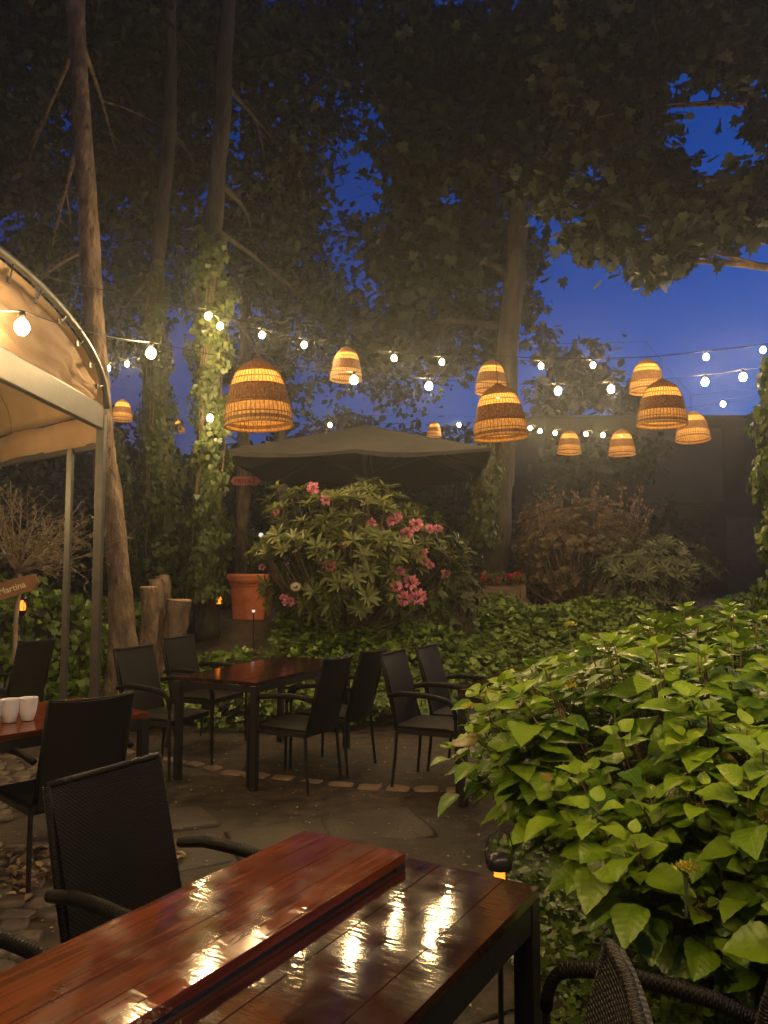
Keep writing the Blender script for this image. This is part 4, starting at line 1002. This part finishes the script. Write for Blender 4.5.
# ------------------------------------------------------------------ small lamps
M_amber = emis('amber flame glow', (1, .22, .02), 3)
M_whiteglow = emis('white lamp glow', (.9, .85, .7), 1.0)
def torch(px, py, Y, label, first=[None]):
    p = at(px, py, Y); g0 = float(gz(p.x, Y)); root = empty('torch_lamp', (p.x, Y, g0), label=label, cat='garden torch', group='amber flame torches on stakes'); h = p.z-g0
    mb = MB(); mb.tube([(0, 0, -.03), (0, 0, h-.10)], .011, 7); mb.build('stake', M_black, root)
    mb = MB(); mb.lathe([(0, h-.11), (.025, h-.10), (.052, h-.045), (.05, h-.045), (0, h-.08)], 14)
    for k in range(8): a = k*math.pi/4; mb.tube([(.05*math.cos(a), .05*math.sin(a), h-.05), (.055*math.cos(a), .055*math.sin(a), h), (.045*math.cos(a), .045*math.sin(a), h+.07)], .003, 4)
    mb.lathe([(.05, h+.065), (.054, h+.08), (.03, h+.095), (0, h+.10), (0, h+.06), (.05, h+.065)], 14); mb.build('head', M_black, root)
    mb = MB(); mb.lathe([(0, h-.07), (.03, h-.05), (.04, h-.01), (.030, h+.03), (.008, h+.06), (0, h+.062)], 10); mb.build('flame', M_amber, root, True)
torch(219, 600, 9.4, 'amber flame torch on a stake left of the terracotta pot')
torch(22, 606, 8.1, 'amber flame torch beside the bare standard tree')
def stake_light(px, py, Y, h_, label, r=.035):
    p = at(px, py, Y); g0 = float(gz(p.x, Y)); root = empty('stake_light', (p.x, Y, g0), label=label, cat='garden light'); h = p.z-g0
    mb = MB(); mb.tube([(0, 0, -.02), (0, 0, h-r)], .01 if r > .03 else .008, 6); mb.build('stake', M_black, root)
    mb = MB(); mb.lathe([(0, h-r), (r*.8, h-r*.5), (r, h), (r*.7, h+r*.7), (0, h+r)], 12); mb.build('globe', M_whiteglow, root, True)
    mb = MB(); mb.lathe([(0, h+r*1.15), (r*1.1, h+r*.8), (r*1.1, h+r*.9), (0, h+r*1.3)], 12); mb.build('cap', M_black, root)
stake_light(261, 535, 10.6, 1, 'small white globe light on a thin stake above the terracotta pot')
stake_light(253.5, 611, 9.2, 1, 'short black stake light with a pale top at the foot of the terracotta pot', .02)
# lantern at the near table corner
def wire_lantern():
    Y = 2.34; p = at(499.5, 868, Y); root = empty('solar_lantern', (p.x, Y, 0), label='small black capped lantern with amber glow and wire handle behind the near table corner', cat='lantern'); h = p.z
    mb = MB(); mb.tube([(0, 0, 0), (0, 0, h-.055)], .008, 7); mb.build('stake', M_black, root)
    mb = MB(); mb.lathe([(0, h-.05), (.028, h-.046), (.028, h-.038), (0, h-.038)], 16); mb.build('base', M_black, root)
    for k in range(3):
        mb = MB(); z = h-.030+k*.009; mb.lathe([(0, z-.003), (.015, z-.003), (.017, z), (.015, z+.003), (0, z+.003)], 16); mb.build('glow_ring', M_amber, root, True)
    mb = MB(); mb.lathe([(.0, h), (.036, h), (.038, h+.008), (.034, h+.03), (.024, h+.040), (0, h+.043)], 20); mb.build('cap', M_black, root, True, sharp=40)
    mb = MB(); mb.tube([(-.036, 0, h+.01), (-.043, 0, h+.05), (-.03, 0, h+.09), (0.0, 0, h+.115), (.03, 0, h+.095), (.043, 0, h+.05), (.036, 0, h+.01)], .0018, 6); mb.build('handle', M_black, root, True)
wire_lantern()
# cream ornament
c = at(296, 587, 9.0); mb = MB(); mb.lathe([(0, -.02), (.05, -.018), (.07, 0), (.05, .018), (0, .02)], 18)
g0 = float(gz(c.x, c.y)); orn = empty('garden_ornament', (c.x, c.y, g0), label='round cream ornament with a dark mark on a stick in the pink bush', cat='ornament')
d = mb.build('disc', M_ornament, orn, True); d.rotation_euler = (math.pi/2, 0, 0); d.location = (0, 0, c.z-g0); d.scale = (1, .8, 1)
mb = MB(); mb.tube([(0, .0, 0), (0, 0, c.z-g0-.05)], .006, 6); mb.build('stick', M_black, orn)
mb = MB(); mb.box((0, -.0225, c.z-g0-.005), (.05, .004, .018)); mb.box((.012, -.0225, c.z-g0+.012), (.018, .004, .02)); mb.build('mark', M_black, orn)

# ------------------------------------------------------------------ FAR FURNITURE
def far_table(px, py, Y, w, label, extra=None):
    p = at(px, py, Y); g0 = float(gz(p.x, Y)); root = empty('bistro_table', (p.x, Y, g0), label=label, cat='table', group='pale rimmed bistro tables beyond the bushes'); h = .74
    mb = MB(); mb.box((0, 0, h), (w, .7, .025)); mb.build('tabletop', M_ftop, root, bevel=.004)
    for sx in (-1, 1):
        for sy in (-1, 1): mb = MB(); mb.tube([(sx*(w/2-.04), sy*.3, 0), (sx*(w/2-.04), sy*.3, h-.014)], .015, 6); mb.build('leg', M_black, root)
    return root
M_ftop = simple('pale metal table edge', (.30, .27, .22), (.36, .32, .26), 12, .4)
def far_chair(px, Y, a, label):
    p = at(px, 590, Y); g0 = float(gz(p.x, Y)); root = empty('folding_chair', (p.x, Y, g0), a, label=label, cat='chair', group='slatted folding chairs beyond the bushes')
    mb = MB()
    for k in range(5): mb.box((0, -.16+k*.08, .44), (.40, .05, .015))
    mb.build('seat', M_black, root)
    mb = MB()
    for k in range(3): mb.box((0, -.24-.02*k, .62+k*.10), (.40, .014, .06))
    mb.build('backrest', M_black, root)
    for sx in (-1, 1):
        mb = MB(); mb.tube([(sx*.2, .2, 0), (sx*.2, -.28, .88)], .012, 6); mb.build('leg', M_black, root)
        mb = MB(); mb.tube([(sx*.21, -.22, 0), (sx*.21, .2, .44)], .012, 6); mb.build('leg', M_black, root)
far_table(468, 545, 16, 1.2, 'far table with two small cloth bows, left of the ivy trunk')
far_table(245, 535, 15, .9, 'far table standing behind the terracotta pot')
far_table(185, 545, 18, 1.3, 'far table glimpsed between the ivy covered trunks')
far_table(262, 565, 13, .9, 'low far table close behind the terracotta pot')
far_chair(455, 15.2, .2, 'dark folding chair before the far table with the bows, left one')
far_chair(482, 15.4, -.2, 'dark folding chair before the far table with the bows, right one')
far_chair(225, 14.2, .8, 'dark folding chair left of the table behind the terracotta pot')
far_chair(285, 13.6, -2.2, 'dark folding chair half behind the pink bush by the low far table')
M_napk = simple('pale napkin cloth', (.7, .55, .4), (.75, .62, .48), 10, .8)
for px, lb in ((454, 'small red and pale cloth bow at the left end of the far table'), (486, 'small red and pale cloth bow at the right end of the far table')):
    p = at(px, 546, 15.62); r_ = empty('cloth_bow', (p.x, p.y, .9+.754), label=lb, cat='bow', group='cloth bows on the far table')
    mb = MB()
    for sx in (-1, 1):
        for sz in (0, 1): mb.box((sx*.05, 0, .05+sz*.075), (.055, .04, .055), Matrix.Rotation(.35*sx, 3, 'Y'))
    mb.build('loop', M_napk, r_)
    mb = MB(); mb.box((0, -.005, .09), (.03, .05, .16)); mb.box((0, .0, .088), (.12, .03, .012)); mb.build('knot', M_red, r_)

# ------------------------------------------------------------------ HOUSE at right
def house():
    Y = 21; a = at(548, 600, Y); b = at(745, 600, Y); g0 = .85
    root = empty('garden_house', (a.x, Y, g0), label='dark grey rendered house with one paler wall panel behind the lanterns at the right', cat='house')
    w = b.x-a.x+6; zt = at(700, 418, Y).z-g0; mb = MB()
    mb.box((w/2, 2.5, zt/2), (w, 5, zt)); mb.build('wall', M_wallr, root)
    x0, x1 = at(640, 430, Y-.1).x-a.x, at(722, 430, Y-.1).x-a.x; z0, z1 = at(650, 502, Y-.1).z-g0, at(650, 428, Y-.1).z-g0
    mb = MB(); mb.box(((x0+x1)/2, -.03, (z0+z1)/2), (x1-x0, .05, z1-z0)); mb.build('wall_panel', M_wallrl, root)
    mb = MB(); mb.box(((x0+x1)/2+.1, -.12, z0-.06), (1.6, .22, .07)); mb.build('ledge', M_greypaint, root)
    mb = MB(); e = .35; vs = [(-e, -e, zt+.01), (w+e, -e, zt+.01), (w+e, 5+e, zt+.01), (-e, 5+e, zt+.01), (-e, 2.5, zt+.5), (w+e, 2.5, zt+.5)]
    mb.add(vs, [(0, 1, 5, 4), (2, 3, 4, 5), (0, 4, 3), (1, 2, 5), (3, 2, 1, 0)]); mb.build('roof', M_roof, root)
    dx = at(728, 500, Y).x-a.x; mb = MB(); mb.box((dx+.35, -.02, 1.05), (.9, .06, 2.1)); d_ = mb.build('door', M_pot, root)
    mb = MB(); mb.box((dx+.0, -.07, 1.0), (.12, .04, .02)); mb.build('handle', M_greypaint, d_)
house()

# ------------------------------------------------------------------ WORLD
w = bpy.data.worlds.new('World'); scn.world = w; w.use_nodes = True; nt = w.node_tree; nt.nodes.clear()
out = nt.nodes.new('ShaderNodeOutputWorld'); bg = nt.nodes.new('ShaderNodeBackground'); sky = nt.nodes.new('ShaderNodeTexSky')
sky.sky_type = 'NISHITA'; sky.sun_disc = False; sky.sun_elevation = R(-3.0); sky.sun_rotation = R(60); sky.ozone_density = 4; sky.dust_density = .5
hs = nt.nodes.new('ShaderNodeHueSaturation'); hs.inputs['Saturation'].default_value = 1.2; hs.inputs['Hue'].default_value = .49
nt.links.new(sky.outputs[0], hs.inputs['Color']); nt.links.new(hs.outputs[0], bg.inputs[0]); bg.inputs[1].default_value = 2.8
nt.links.new(bg.outputs[0], out.inputs[0])

# haze
mb = MB(); mb.box((0, 40, 7.0), (122, 122, 16.4)); hz = mb.build('haze', [], None); hz.location = (0, 0, 0)
m = bpy.data.materials.new('garden haze'); m.use_nodes = True; nt = m.node_tree; nt.nodes.clear(); out = nt.nodes.new('ShaderNodeOutputMaterial'); pv = nt.nodes.new('ShaderNodeVolumePrincipled')
pv.inputs['Color'].default_value = (.80, .86, .95, 1); pv.inputs['Density'].default_value = .0048; pv.inputs['Anisotropy'].default_value = .8; nt.links.new(pv.outputs[0], out.inputs['Volume'])
hz.data.materials.clear(); hz.data.materials.append(m); tag(hz, kind='stuff')

# ------------------------------------------------------------------ RENDER
vs = scn.view_settings; vs.view_transform = 'Standard'; vs.look = 'None'; vs.exposure = 0; vs.gamma = 1
cy = scn.cycles
cy.use_denoising = True; cy.max_bounces = 6; cy.diffuse_bounces = 2; cy.glossy_bounces = 3; cy.transmission_bounces = 4; cy.volume_bounces = 0; cy.transparent_max_bounces = 6
cy.sample_clamp_indirect = 2.0; cy.sample_clamp_direct = 0; cy.use_light_tree = True; cy.caustics_reflective = False; cy.caustics_refractive = False
cy.blur_glossy = .5
